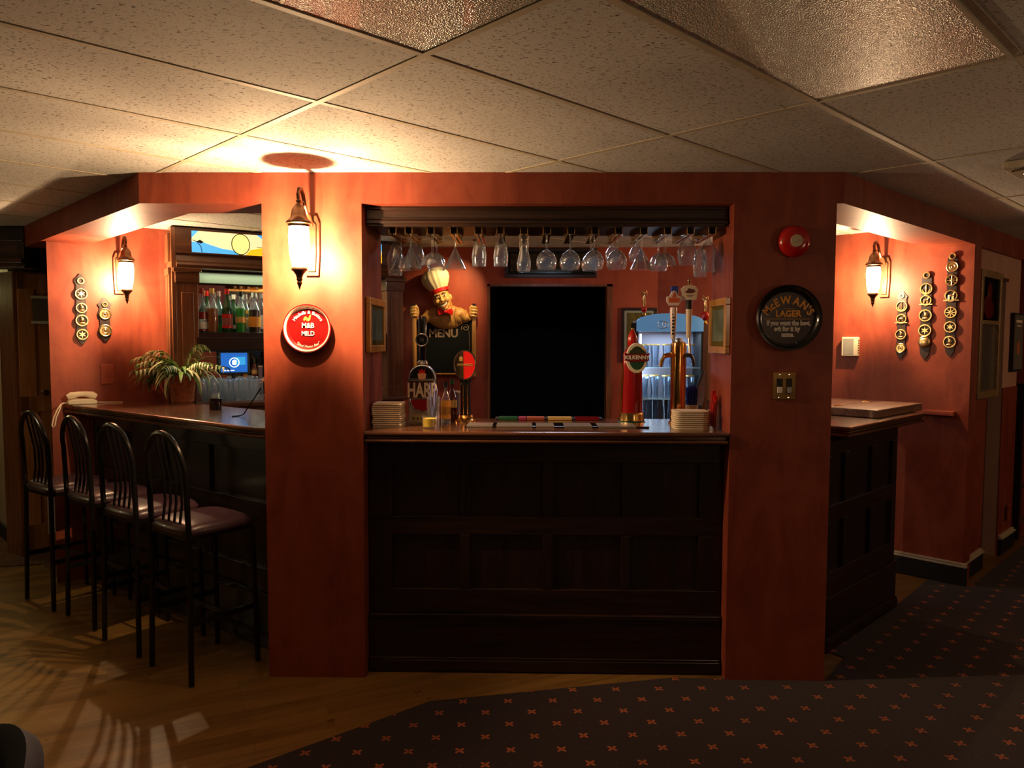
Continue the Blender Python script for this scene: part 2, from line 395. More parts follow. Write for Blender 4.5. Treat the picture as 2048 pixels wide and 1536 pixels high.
def text_mb(txt, size, cx, cz, y, bold=0, xs=1.0, shear=0, arc=None, depth=.0012, space=1.0, up=True):
    """letters standing on a plane facing -y, centred; arc=(radius) bends them round a circle centred arc below"""
    mb = MB()
    def one(s, fit=None):
        cu = bpy.data.curves.new('t', 'FONT'); cu.body = s; cu.size = size; cu.offset = bold; cu.extrude = depth; cu.shear = shear
        cu.align_x = 'CENTER'; cu.space_character = space; cu.resolution_u = 3
        ob = bpy.data.objects.new('t', cu); COL.objects.link(ob)
        dg = bpy.context.evaluated_depsgraph_get(); dg.update()
        me = bpy.data.meshes.new_from_object(ob.evaluated_get(dg))
        vs = [(v.co.x*xs, -v.co.z, v.co.y) for v in me.vertices]; fs = [tuple(p.vertices) for p in me.polygons]
        bpy.data.objects.remove(ob); bpy.data.curves.remove(cu); bpy.data.meshes.remove(me)
        return vs, fs
    if arc is None:
        vs, fs = one(txt); mb.add(vs, fs, Matrix.Translation((cx, y, cz)))
    else:
        wid = []
        for ch in txt:
            if ch == ' ': wid.append(size*.32*xs); continue
            vs, fs = one(ch); xsv = [v[0] for v in vs]; wid.append((max(xsv)-min(xsv))+size*.03*xs)
        tot = sum(wid); t = -tot/2
        for ch, wd in zip(txt, wid):
            a = (t+wd/2)/arc; t += wd
            if ch == ' ': continue
            vs, fs = one(ch)
            if up: T = Matrix.Translation((cx, y, cz)) @ Matrix.Rotation(a, 4, 'Y') @ Matrix.Translation((0, 0, arc))
            else: T = Matrix.Translation((cx, y, cz)) @ Matrix.Rotation(-a, 4, 'Y') @ Matrix.Translation((0, 0, -arc))
            mb.add(vs, fs, T)
    return mb

# ================================================================== the room shell
b = MB(); b.box(-6.5, 6.8, -5.4, 6.2, -.1, 0); struct(b.build('floor', 'floor'))
b = MB(); b.prism([(-3.7, -3.09), (-.395, -.245), (.761, .020), (1.487, -.004), (1.705, .271), (1.640, .380), (2.345, 1.045), (2.84, 1.59), (2.92, 1.50), (3.02, 1.42), (6.7, 5.1), (6.7, -5.3), (-3.7, -5.3)], .0003, .007)
struct(b.build('floor_carpet', 'carpet'))
b = MB(); b.prism([(-6.4, 1.05), (-3.50, 1.78), (-3.16, 1.46), (-2.7, 2.0), (-3.1, 3.2), (-6.4, 5.0)], .0003, .007)
struct(b.build('floor_hall_rug', 'hallrug'))
b = MB(); b.box(-6.5, 6.8, -5.4, 6.2, H, H+.08); struct(b.build('ceiling', 'ceil'))

# suspended ceiling grid: u along (1,1), v along (-1,1)
GA, GB, GU, GV = 1.1724, .5735, -1.2058, -.8494
def uv(u, v): return (S2*(u-v), S2*(u+v))
b = MB(); b.T = Matrix.Rotation(R(45), 4, 'Z')
for i in range(-4, 6): b.box(GU+i*GA-.011, GU+i*GA+.011, -7, 7, H-.003, H)
for j in range(-11, 12): b.box(-7, 7.5, GV+j*GB-.011, GV+j*GB+.011, H-.0026, H)
struct(b.build('trim_1', 'tbar'))

# header and pillars of the octagonal bar front
WL = (-3.127, 1.37)                   # outer corner of the lamp wall on the left
LE = (XL-2.37*S2, 2.37*S2); RE = (XR+4.6*S2, 4.6*S2)
tl = .24
hd = MB()
hd.prism([(XL, 0), (XL+.10, .17), (-1.22, .30), (1.49, .30), (XR+.02, .24), (XR-.1, .2)][:1] + [(XR, 0), (XR-.115, .28), (XL+.115, .28)], HB, H-.001)
hd.prism([(XL, 0), (XL+.115, .28), (LE[0]+.2, LE[1]+.2), (LE[0], LE[1])], HB, H-.001)
hd.prism([(XR, 0), (RE[0], RE[1]), (RE[0]-.2, RE[1]+.2), (XR-.115, .28)], HB, H-.001)
struct(hd.build('wall_front_header', 'wall'))
b = MB(); b.box(-1.217, -.743, 0, .48, 0, HB); struct(b.build('wall_front_pillar', 'wall'))
b = MB(); b.box(1.010, 1.487, 0, .40, 0, HB); struct(b.build('wall_front_pillar', 'wall'))

# left lamp wall (two segments) and its return
def wallseg(p0, p1, th, z0=0, z1=HB):
    a = Vector((p1[0]-p0[0], p1[1]-p0[1])); n = Vector((-a.y, a.x)).normalized()*th
    return [(p0[0], p0[1]), (p1[0], p1[1]), (p1[0]+n.x, p1[1]+n.y), (p0[0]+n.x, p0[1]+n.y)]
W1A = 40.4; WM = (-2.598, 1.821); WE = (-1.010, 2.85)
b = MB(); b.prism([WL, WM, (WM[0]-.06, WM[1]+.11), (WL[0]-.060, WL[1]+.110)], 0, HB-.001); b.prism(wallseg((WL[0]+.14, WL[1]+.12), WM, .12), HB-.001, H)
b.prism(wallseg(WM, WE, .12), 0, H); struct(b.build('wall_left', 'wall'))
# back wall with a dark doorway
DX0, DX1, DZ = -.286, .775, 2.128
b = MB(); b.box(WE[0], DX0, 2.85, 2.97, 0, H); b.box(DX0, DX1, 2.85, 2.97, DZ, H); b.box(DX1, 1.16, 2.85, 2.97, 0, H)
struct(b.build('wall_back', 'wall_back'))
# right lamp wall, coming back from the corner by the carpet
VA = -45; V0 = (3.0, 1.47)
b = MB(); b.prism(wallseg((1.86, 2.61), V0, .16), 0, HB-.001); b.prism(wallseg((1.86, 2.61), (V0[0]-.14, V0[1]+.14), .12), HB-.001, H)
struct(b.build('wall_right', 'wall'))
b = MB(); b.prism(wallseg((1.16, 2.85), (1.86, 2.61), .12), 0, H); struct(b.build('wall_back_turn', 'wall'))
# dark room behind the doorway
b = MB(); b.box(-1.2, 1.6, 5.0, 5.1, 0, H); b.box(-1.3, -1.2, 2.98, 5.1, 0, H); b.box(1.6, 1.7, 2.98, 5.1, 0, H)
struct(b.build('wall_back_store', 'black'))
# doorway casing
b = MB(); b.box(DX1-.045, DX1, 2.835, 2.98, 0, DZ); b.box(DX0-.0, DX0+.02, 2.835, 2.98, 0, DZ); b.box(DX0, DX1, 2.835, 2.98, DZ-.02, DZ)
struct(b.build('trim_2', 'mwood_z'))
# wall in the plane of the right wing, beyond the corner
def wingR(t, off=0): return (XR+t*S2-off*S2, t*S2+off*S2)
CR0 = 2.093
b = MB()
for t0, t1, z0, z1 in ((CR0, 2.63, 0, HB), (2.63, 3.07, 2.115, HB), (3.07, 3.50, 0, HB)):
    b.prism(wallseg(wingR(t0, .03), wingR(t1, .03), .14), z0, z1-.001)
struct(b.build('wall_right_far', 'wall_pale'))
b = MB()
for t0, t1 in ((CR0, 2.63), (3.07, 3.50)): b.prism(wallseg(wingR(t0, .022), wingR(t1, .022), .012), 0, 1.30)
struct(b.build('wall_right_dado', 'wall'))
# baseboards: black with cream bead
b = MB(); b2 = MB()
def skirt(p0, p1, h=.13):
    b.prism([(x, y) for x, y in wallseg(p1, p0, .022)], 0.007, h)
    b2.prism([(x, y) for x, y in wallseg(p1, p0, .030)], h, h+.012)
    b2.prism([(x, y) for x, y in wallseg(p1, p0, .016)], h+.016, h+.026)
skirt((1.90, 2.57), (3.0+.02, 1.47-.02)); skirt(wingR(CR0, 0.02), wingR(2.60, 0.02)); skirt(wingR(3.09, 0.02), wingR(3.5, 0.02))
struct(b.build('baseboard_right', 'black')); struct(b2.build('trim_3', 'tbar'))
# outer walls of the pub, beside and behind the camera
b = MB(); b.box(-6.4, -6.3, -5.3, 6.1, 0, H); struct(b.build('wall_outer_left', 'dwood_z'))
b = MB(); b.box(6.7, 6.8, -5.3, 6.1, 0, H); struct(b.build('wall_outer_right', 'dwood_z'))
b = MB(); b.box(-6.4, 6.8, -5.4, -5.3, 0, H); struct(b.build('wall_outer_near', 'dwood_z'))
b = MB(); b.box(-6.4, 6.8, 6.1, 6.2, 0, H); struct(b.build('wall_outer_far', 'dwood_z'))
# hall on the left: lintel beam, hall wall, jamb
b = MB(); b.box(-6.3, -3.47, 1.66, 1.82, 2.15, H-.001); b.box(-6.3, -3.47, 1.63, 1.66, 2.18, 2.215); b.box(-6.3, -3.47, 1.645, 1.66, 2.33, 2.345)
struct(b.build('trim_4', 'dwood_x', bevel=.004))
b = MB(); b.prism(wallseg((-5.6, 3.82), (-3.93, 2.15), .10), 0, 2.44); struct(b.build('wall_hall', 'wall_hall'))
b = MB(); b.prism(wallseg((-3.92, 2.14), (-5.6, 3.82), .02), .007, .12); struct(b.build('baseboard_hall', 'black'))
b = MB(); b.prism([(-3.95, 2.06), (-3.76, 1.95), (-3.70, 2.02), (-3.88, 2.20)], 0, 2.15); struct(b.build('trim_5', 'mwood_z', bevel=.005))
# hall door
dr = thing('door_1', None, None, (-3.745, 1.97, 0), R(45)); dr['kind'] = 'structure'
b = MB(); b.box(0, .80, 0, .04, .01, 2.15); b.build('door_leaf', 'door', dr, bevel=.003)
b = MB()
for x0, x1, z0, z1 in ((.0, .80, 1.10, 1.22), (0, .80, .02, .24), (0, .80, 2.02, 2.14), (0, .11, .02, 2.14), (.69, .80, .02, 2.14)): b.box(x0, x1, -.012, 0, z0, z1)
b.build('door_frame', 'door', dr, bevel=.003)
b = MB(); b.lathe([(0.001, 0), (.012, 0), (.012, .03), (.026, .04), (.030, .055), (.022, .068), (0.001, .07)], 20, T=Matrix.Translation((.15, -.012, 1.245)) @ Matrix.Rotation(R(90), 4, 'X')); b.build('door_handle', 'chrome', dr, smooth=True)

# doorway on the far right: a closed dark door set back in the opening
d2 = thing('door_2', None, None, (*wingR(2.63, .12), 0), R(45)); d2['kind'] = 'structure'
b = MB(); b.box(0.01, .43, 0, .04, .01, 2.11); b.build('door_leaf', 'dwood_z', d2)
b = MB(); b.box(-.01, .45, -.105, .0, 2.10, 2.125); b.build('door_frame', 'mwood_x', d2)

# ================================================================== the three bar counters
def bar_front(root, x0, x1, stiles, yb, rails=((1.05, 1.165), (.69, .78), (.295, .416)), toe=.064, mat_x='dwood_x', mat_z='dwood_z', ends=.1):
    """panelled front in local x-z, back board at yb, mouldings towards -y"""
    b = MB(); b.box(x0, x1, yb, yb+.03, .0, 1.165); b.build('back_board', mat_z, root)
    for z0, z1 in rails:
        b = MB(); b.box(x0, x1, yb-.02, yb, z0, z1); b.build('rail', mat_x, root, bevel=.003)
    lims = [x0]+[s for st in stiles for s in st]+[x1]
    for a, c in [(x0, x0+ends)]+list(stiles)+[(x1-ends, x1)]:
        b = MB(); b.box(a, c, yb-.02, yb, rails[1][1], rails[0][0]); b.box(a, c, yb-.02, yb, rails[2][1], rails[1][0]); b.build('stile', mat_z, root, bevel=.003)
    b = MB(); b.box(x0, x1, yb-.035, yb, toe+.012, .276); b.build('skirting_board', mat_x, root, bevel=.003)
    b = MB(); b.box(x0, x1, yb-.042, yb, .276, .294); b.box(x0, x1, yb-.05, yb, 0.0075, toe); b.box(x0, x1, yb-.045, yb, toe, toe+.012); b.build('skirting_moulding', mat_x, root, bevel=.004)
def inset(poly, d):
    n = len(poly); out = []
    for i in range(n):
        p0, p, p1 = Vector(poly[i-1]), Vector(poly[i]), Vector(poly[(i+1) % n])
        a = (p-p0).normalized(); c = (p1-p).normalized(); na = Vector((-a.y, a.x)); nc = Vector((-c.y, c.x))
        bis = (na+nc).normalized(); k = d/max(.3, bis.dot(na)); out.append(tuple(p+bis*k))
    return out
def slab_top(root, poly, mat='top'):
    b = MB(); b.prism(poly, 1.190, CT); b.build('counter_top', mat, root, bevel=.010)
    b = MB(); b.prism(inset(poly, .012), 1.176, 1.190); b.prism(inset(poly, .004), 1.158, 1.176); b.build('edge_moulding', mat, root, bevel=.007)

cb = thing('bar_counter', 'dark panelled oak bar counter between the two red pillars, directly facing the room', 'bar counter', (0, 0, 0))
bar_front(cb, -.738, 1.005, ((-.287, -.237), (.121, .176), (.511, .558)), .11, ends=.115)
slab_top(cb, [(-.741, -.012), (1.008, -.012), (1.008, .62), (-.741, .62)])

A0 = (-3.085, 1.425); LA = math.atan2(.06-1.425, -1.219+3.085)      # front lip line of the left bar
lb = thing('bar_counter', 'long dark wooden bar counter with glossy top along the row of four stools', 'bar counter', (A0[0], A0[1], 0), LA)
LL = math.hypot(-1.219+3.085, .06-1.425)
bar_front(lb, .02, LL-.14, ((.44, .51), (.93, 1.0), (1.42, 1.49)), .19, ends=.07)
ca, sa = math.cos(LA), math.sin(LA)
def toL(p): x, y = p[0]-A0[0], p[1]-A0[1]; return (x*ca+y*sa, -x*sa+y*ca)
slab_top(lb, [toL(p) for p in ((-3.075, 1.405), (-1.42, .19), (-1.30, .12), (-1.221, .105), (-1.221, .50), (-1.26, .80), (-2.38, 1.615), (-2.585, 1.80), (-2.64, 1.775))])

RA = R(45)
rbO = (1.435*.5, -1.435*.5)            # origin where the front lip line meets u=0
rb = thing('bar_counter', 'dark panelled bar counter with a folding flap, right of the McEwan\'s tray pillar', 'bar counter', (rbO[0], rbO[1], 0), RA)
bar_front(rb, 1.38, 2.40, ((1.62, 1.69), (2.0, 2.07)), .135, ends=.07)
slab_top(rb, [(1.38, 0), (2.53, 0), (2.53, .62), (1.38, .62)])
b = MB(); b.box(2.37, 2.40, .135, .55, .0075, 1.158); b.build('end_panel', 'dwood_z', rb)
fl = thing('counter_flap', 'thick worn wooden counter flap lying folded back on the right bar top', 'counter flap', (rbO[0], rbO[1], 0), RA)
b = MB(); b.box(1.93, 2.66, .065, .35, CT+.001, CT+.047); b.build('flap_board', 'flapwood', fl, bevel=.005)
b = MB(); b.box(1.93, 2.66, .355, .62, CT+.001, CT+.047); b.build('flap_board', 'flapwood', fl, bevel=.005)
for x in (2.05, 2.5):
    b = MB(); b.box(x, x+.05, .33, .375, CT+.0475, CT+.050); b.tube([(x, .352, CT+.05), (x+.05, .352, CT+.05)], .004, 8); b.build('hinge', 'brass', fl)

# ledge on the right lamp wall that carries the flap when it is down
p = Pl(1842, 826, V0, VA, -.03); q = Pl(1907, 832, V0, VA, -.03)
lg = thing('wall_ledge', 'short dark red wooden ledge on the wall beside the counter flap', 'ledge', (p.x, p.y, 1.15), R(VA))
b = MB(); b.box(-.25, .21, -.03, .027, 0, .032); b.build('ledge_board', 'wall_back', lg, bevel=.004)

# ================================================================== wall sconces
def sconce(loc, rz, label, power, bulb=.011):
    t = thing('wall_sconce', label, 'wall lamp', loc, rz, 'lantern wall lamps')
    b = MB(); b.slab([(-.030, -.11), (.030, -.11), (.036, .0), (.036, .14), (.022, .175), (-.022, .175), (-.036, .14), (-.036, 0)], -.016, -.001)
    b.slab([(-.018, -.09), (.018, -.09), (.022, .0), (.022, .13), (0, .155), (-.022, .13), (-.022, 0)], -.026, -.016); b.build('wall_plate', 'bronze', t, bevel=.003)
    pts = [(0, -.02, .125), (0, -.06, .165), (0, -.10, .172), (0, -.128, .205), (0, -.15, .245), (0, -.185, .266), (0, -.215, .258), (0, -.228, .235), (0, -.22, .208)]
    b = MB(); b.tube(pts, [.011, .010, .010, .009, .009, .009, .008, .008, .007], 10)
    b.tube([(0, -.185+.030*math.cos(a), .232+.030*math.sin(a)) for a in [x*.5 for x in range(12)]], .006, 8); b.build('arm', 'bronze', t, smooth=True)
    cy = -.22
    b = MB(); b.lathe([(.001, .214), (.008, .212), (.012, .205), (.008, .196), (.016, .188), (.030, .165), (.034, .140), (.038, .128), (.055, .112), (.055, .104), (.047, .098), (.047, .090), (.001, .090)], 24, (0, cy, 0)); b.build('lamp_cap', 'bronze', t, smooth=True)
    b = MB(); b.lathe([(.043, .088), (.047, .05), (.045, 0), (.040, -.045), (.030, -.086)], 12, (0, cy, 0)); b.build('lamp_glass', 'lampglass', t)
    b = MB(); b.lathe([(.001, -.088), (.030, -.088), (.034, -.094), (.036, -.100), (.026, -.108), (.016, -.122), (.012, -.136), (.014, -.142), (.009, -.150), (.012, -.157), (.006, -.172), (.001, -.188)], 20, (0, cy, 0)); b.build('finial', 'bronze', t, smooth=True)
    l = light('sconce_bulb', 'POINT', (0, cy, -.028), power, LAMP_COL, bulb); l.parent = t
    return t
sconce((-.975, -.001, 2.062), 0, 'lit lantern wall lamp on the red pillar above the round red beer tray', 102)
sconce((-2.800+.001, 1.647-.001, 2.075), R(W1A), 'lit lantern wall lamp above the two horse-brass straps, left lamp wall', 60)
sconce((2.605, 1.863, 2.075), R(VA), 'lit lantern wall lamp beside the three horse-brass straps, right alcove', 55)

# ================================================================== back-bar cabinet on the left
CA = R(32.7); CO = (-2.39, 1.633)
cbn = thing('back_bar_cabinet', 'tall carved mahogany back-bar cabinet with lit stained-glass canopy and mirror', 'cabinet', (CO[0], CO[1], 0), CA)
CWd = 1.70
def part(b, name, mat, root, **k): return b.build(name, mat, root, **k)
b = MB(); b.box(0, CWd, .02, .235, 0, 1.165); b.build('base_cupboard', 'mwood_z', cbn)
b = MB(); b.box(-.02, CWd+.02, -.05, .235, 1.165, 1.19); b.build('back_counter', 'mwood_x', cbn, bevel=.006)
b = MB(); b.box(.0, CWd, .225, .240, 1.19, H-.01); b.build('back_panel', 'dwood_z', cbn)
b = MB(); b.box(.13, CWd-.14, .215, .2249, 1.20, 1.56); b.build('mirror', 'mirror', cbn)
b = MB(); b.box(.13, CWd-.14, .215, .2249, 1.72, 2.05); b.build('mirror', 'mirror', cbn)
b = MB(); b.box(.02, CWd-.02, .01, .225, 1.665, 1.70); b.box(.12, CWd-.14, .0, .03, 1.575, 1.668); b.build('shelf', 'dwood_x', cbn, bevel=.003)
for x in (0, CWd-.14):
    b = MB(); b.box(x, x+.14, 0, .12, 1.19, 2.06); b.box(x+.03, x+.11, -.006, 0, 1.30, 1.98); b.box(x-.008, x+.148, -.008, .13, 1.19, 1.27)
    b.build('column', 'mwood_z', cbn, bevel=.003)
    b = MB(); b.box(x-.010, x+.150, -.012, .13, 2.045, 2.12); b.box(x-.022, x+.162, -.024, .14, 2.12, 2.15); b.build('capital', 'mwood_x', cbn, bevel=.004)
b = MB(); b.box(-.03, 0.0, .0, .235, 0, 2.44-.011); b.box(-.045, -.03, .03, .07, .0, 2.10); b.box(-.045, -.03, .16, .215, .0, 2.10); b.box(-.05, -.03, 0.02, .225, 2.10, 2.15)
b.slab([(-.05, 2.18), (-.05, 2.40)], .03, .2) if 0 else b.box(-.048, -.03, .04, .19, 2.19, 2.39); b.build('side_panel', 'mwood_z', cbn, bevel=.003)
b = MB()
prof = [(-.020, 2.15), (-.028, 2.17), (-.020, 2.185), (.00, 2.20), (.015, 2.235), (.02, 2.25), (.20, 2.25), (.20, 2.15)]
b.add([(0, y, z) for y, z in prof]+[(CWd, y, z) for y, z in prof], [tuple(range(8)), tuple(range(8, 16))[::-1]]+[((i+1) % 8, i, 8+i, 8+(i+1) % 8) for i in range(8)])
b.build('cornice', 'mwood_x', cbn, bevel=.002)
b = MB(); b.box(0, .105, .0, .02, 2.25, 2.43); b.box(1.52, CWd, 0, .02, 2.25, 2.43); b.box(0, CWd, 0, .02, 2.412, 2.43); b.box(.0, CWd, .02, .2, 2.418, 2.43); b.box(.105, 1.52, -.002, .02, 2.25, 2.262)
b.build('canopy', 'mwood_x', cbn, bevel=.003)
# stained glass front, lit from inside: panes built as coloured glass pieces on an opal sheet
def glow(name, col, es): return simple(name, col, .3, emit=col, es=es)
gl = {'opal': glow('opal_lit', (1, .82, .42), 1.0), 'blue': glow('blue_lit', (.10, .50, .95), .9), 'amber': glow('amber_lit', (1, .55, .015), 1.0), 'sun': glow('sun_lit', (1, .72, .16), 1.8), 'green': glow('green_lit', (.35, .9, .35), 1.0)}
sg = MB(); sg.box(.105, 1.52, .006, .012, 2.262, 2.412); sgo = sg.build('stained_glass', gl['opal'], cbn)
def pane(poly, mat, y=.004): b = MB(); b.slab(poly, y-.001, .0058); b.build('glass_piece', gl[mat] if mat in gl else M[mat], sgo)
pane([(.105, 2.262), (.42, 2.262), (.42, 2.285), (.30, 2.30), (.18, 2.335), (.105, 2.335)], 'blue')
pane([(.105, 2.36), (.15, 2.412), (.105, 2.412)], 'blue'); pane([(.47, 2.262), (1.52, 2.262), (1.52, 2.325), (.60, 2.325), (.50, 2.30)], 'amber')
pane([(.62, 2.36), (1.52, 2.36), (1.52, 2.412), (.55, 2.412)], 'blue')
b = MB(); b.slab([(.435+.062*math.cos(k*PI/12), 2.337+.073*math.sin(k*PI/12)) for k in range(24)], .000, .0035); b.build('glass_piece', gl['sun'], sgo)
b = MB(); b.tube([(.435+.062*math.cos(k*PI/12), .001, 2.337+.073*math.sin(k*PI/12)) for k in range(24)], .0035, 6, True)
b.tube([(.11, .002, 2.348), (.14, .002, 2.336), (.165, .002, 2.305), (.172, .002, 2.264)], .0025, 6); b.slab([(.135, 2.338), (.16, 2.352), (.185, 2.336), (.165, 2.325)], .0005, .003)
b.tube([(.55, .002, 2.325), (1.51, .002, 2.325)], .002, 6)
for k in range(5): b.tube([(.62+k*.045, .001, 2.285), (.645+k*.045, .001, 2.300)], .006, 6)
b.build('lead_line', 'black', sgo)
l = light('canopy_tube_light', 'AREA', (.8, .08, 2.135), 6, (.9, 1, .72), 1.3, sy=.06, rot=(0, 0, 0)); l.parent = cbn
b = MB(); b.box(.14, 1.55, .14, .21, 2.06, 2.14); b.build('light_pelmet', simple('pelmet_green_grey', (.09, .10, .065), .6), cbn)
l = light('canopy_bulb', 'POINT', (.45, -.12, 2.40), .25, (1, .8, .2), .03); l.parent = cbn
bpy.data.objects.remove(l)

def CB(u, v, z): return Vector((CO[0]+u*math.cos(CA)-v*math.sin(CA), CO[1]+u*math.sin(CA)+v*math.cos(CA), z))
def CBpx(px, py, v=0): # point on the cabinet plane v behind its front -> u, z
    q = Pl(px, py, CO, 32.7, v); d = q-Vector((CO[0], CO[1], 0)); return d.x*math.cos(CA)+d.y*math.sin(CA), q.z

# ------------------------------------------------------------------ bottles on the shelf
def bottle(name, label, pos, h, r, glassm, cap, lab=None, neck=.3, capm='red', liquid=None, grp='spirit bottles on the back-bar shelf', capz=.12):
    t = thing(name, label, 'bottle', pos, 0, grp)
    zs = h*(1-neck)*.78
    b = MB(); b.lathe([(.001, 0), (r*.95, 0), (r, .006), (r, zs), (r*.85, zs+h*.06), (r*.40, h*(1-neck)+h*.06), (r*.36, h*.80), (r*.36, h*.95), (.001, h*.95)], 20); b.build('bottle_glass', glassm, t, smooth=True)
    if liquid:
        b = MB(); b.lathe([(.001, .004), (r*.9, .004), (r*.9, zs*liquid[1]), (.001, zs*liquid[1])], 18); b.build('liquor', liquid[0], t, smooth=True)
    b = MB(); b.lathe([(.001, h), (r*.42, h), (r*.42, h*(1-capz)), (r*.37, h*(1-capz))], 16); b.build('cap', capm, t, smooth=True)
    if lab:
        for (z0, z1, m_) in lab:
            b = MB(); b.lathe([(r*1.015, h*z0), (r*1.015, h*z1)], 20); b.build('paper_label', m_, t, smooth=True)
    return t
gclear = M['glass2']
amber = simple('amber_spirit', (.28, .09, .015), .25); dark = simple('dark_spirit', (.020, .008, .006), .2); grn = simple('green_spirit', (.02, .42, .04), .2, emit=(.02, .5, .05), es=.0)
gdark = simple('dark_green_bottle', (.012, .05, .015), .12, coat=.6); gold_ = M['gold']
B = [(404, .06, 'glass2', 'clear vodka bottle with dark red cap and red label, leftmost on the shelf', .315, .036, 'darkred', [(.30, .46, 'darkred'), (.08, .24, 'paper'), (.03, .07, 'darkred')], None),
     (425, .055, 'glass2', 'brown spirit in a clear tapering bottle, second in the front row of the shelf', .315, .040, 'gold', None, (amber, 1.0)),
     (455, .06, gdark, 'dark green bottle with a bright red label and red capsule on the shelf', .315, .037, 'redm', [(.10, .42, 'redm'), (.16, .34, 'paper')], None),
     (482, .06, 'glass2', 'bright green liqueur bottle glowing on the back-bar shelf', .30, .038, 'black', [(.24, .38, 'gold')], (grn, 1.08)),
     (509, .06, 'glass2', 'dark cola-coloured bottle with orange label beside the lamp pillar', .295, .043, 'paper', [(.14, .40, 'orange')], (dark, 1.05)),
     (415, .13, gdark, 'slim dark bottle with pink cap standing behind the vodka and the brown spirit', .30, .028, 'redm', [(.12, .38, 'paper')], None),
     (438, .13, 'glass2', 'clear bottle with grey stopper and green lower half, rear row', .30, .032, 'steel', [(.22, .42, 'green')], (grn, .7)),
     (468, .13, gdark, 'dark bottle with cream cap in the rear row, between red-labelled and green bottles', .28, .030, 'napkin', [(.1, .2, 'paper')], None),
     (492, .13, 'glass2', 'clear rear-row bottle with amber neck label, behind the green liqueur', .285, .031, 'steel', [(.50, .58, 'orange'), (.1, .35, 'paper')], None),
     (523, .13, 'glass2', 'pale clear bottle half hidden by the lamp pillar, rear row', .295, .033, 'steel', [(.1, .45, 'paper')], None)]
for px, v, gm, lab, h, r, capm, labs, liq in B:
    u, z = CBpx(px, 650, v)
    bottle('spirit_bottle', lab, CB(u, v, 1.7015), h, r, gm, None, labs, capm=capm, liquid=liq)
u, z = CBpx(767, 650, .07)
bottle('spirit_bottle', 'vivid blue bottle at the shelf\'s far end, just inside the left jamb', CB(u, .07, 1.7015), .20, .034, M['blue'], None, None, capm='steel')

# drip tray full of upturned glasses on the back counter
tr = thing('drip_tray', 'wide steel-edged black rubber drip tray under the crowd of pint glasses', 'tray', CB(0, 0, 1.1905), CA)
b = MB(); b.box(.12, 1.0, -.045, .172, 0, .012); b.build('rubber_mat', 'blackgloss', tr); b = MB(); b.box(.115, 1.005, -.055, -.046, 0, .018); b.box(.105, .115, -.055, .172, 0, .018); b.build('tray_edge', 'steel', tr)
def pint(name='pint_glass'):
    t = thing(name, 'x', 'glass'); b = MB(); b.lathe([(.038, 0), (.040, .02), (.038, .07), (.031, .13), (.030, .150), (.024, .152), (.024, .143), (.001, .142)], 16); b.build('glass_body', thin_glass('pint_glass_wall', (.95, .98, .97),   .40, .05, .09), t, smooth=True); return t
pg = pint(); first = True
ORD = ['first', 'second', 'third', 'fourth', 'fifth', 'sixth', 'seventh', 'eighth', 'ninth', 'tenth', 'eleventh', 'twelfth', 'thirteenth', 'fourteenth', 'fifteenth', 'sixteenth', 'seventeenth']
for row, (v, pxs) in enumerate(((-.008, (403, 425, 447, 467, 487, 508)), (.063, (414, 436, 457, 477, 498, 518)), (.134, (404, 426, 447, 468, 489, 510)))):
    for k, px in enumerate(pxs):
        u, z = CBpx(px, 780, v)
        o = pg if first else copy_tree(pg); first = False
        o.location = CB(u, v, 1.2035); o['group'] = 'upturned pint glasses on the drip tray'
        o['label'] = 'upturned pint glass on the drip tray, %s from the left in the %s row' % (ORD[k], ('front', 'middle', 'rear')[row])
        o.scale = (.86, .86, 1+.12*random.random())
# monitor
u, z = CBpx(472, 724, .12)
l = light('under_shelf_light', 'AREA', (.8, .06, 1.572), 1.0, (.95, 1, .85), 1.2, sy=.03); l.parent = cbn
mo = thing('till_screen', 'small blue till screen with a white round logo in front of the cabinet mirror', 'screen', CB(u, .185, 1.1905), CA)
b = MB(); b.box(-.115, .115, 0, .024, .20, .375); b.build('screen_case', 'black', mo, bevel=.006)
b = MB(); b.box(-.095, .095, -.003, 0, .215, .360); b.build('screen', simple('blue_screen', (.01, .05, .18), .2, emit=(.02, .16, .62), es=.8), mo)
b = MB(); b.box(.01, .08, -.0045, -.003, .27, .33); b.build('screen_picture', simple('cyan_screen', (.02, .2, .4), .3, emit=(.05, .42, .85), es=.7), mo)
b = MB(); b.ring((0.0, -.006, .288), .034, .004, 24, 6); b.slab([(-.014, .272), (.012, .268), (.018, .30), (.002, .312), (-.016, .300)], -.007, -.005); b.box(-.075, .0, -.0055, -.004, .225, .232); b.build('logo', simple('white_lit', (.8, .9, 1), .3, emit=(.8, .9, 1), es=.9), mo)
b = MB(); b.box(-.05, .05, .0, .024, 0, .008); b.box(-.01, .01, .008, .018, .008, .21); b.build('stand', 'black', mo, smooth=True)
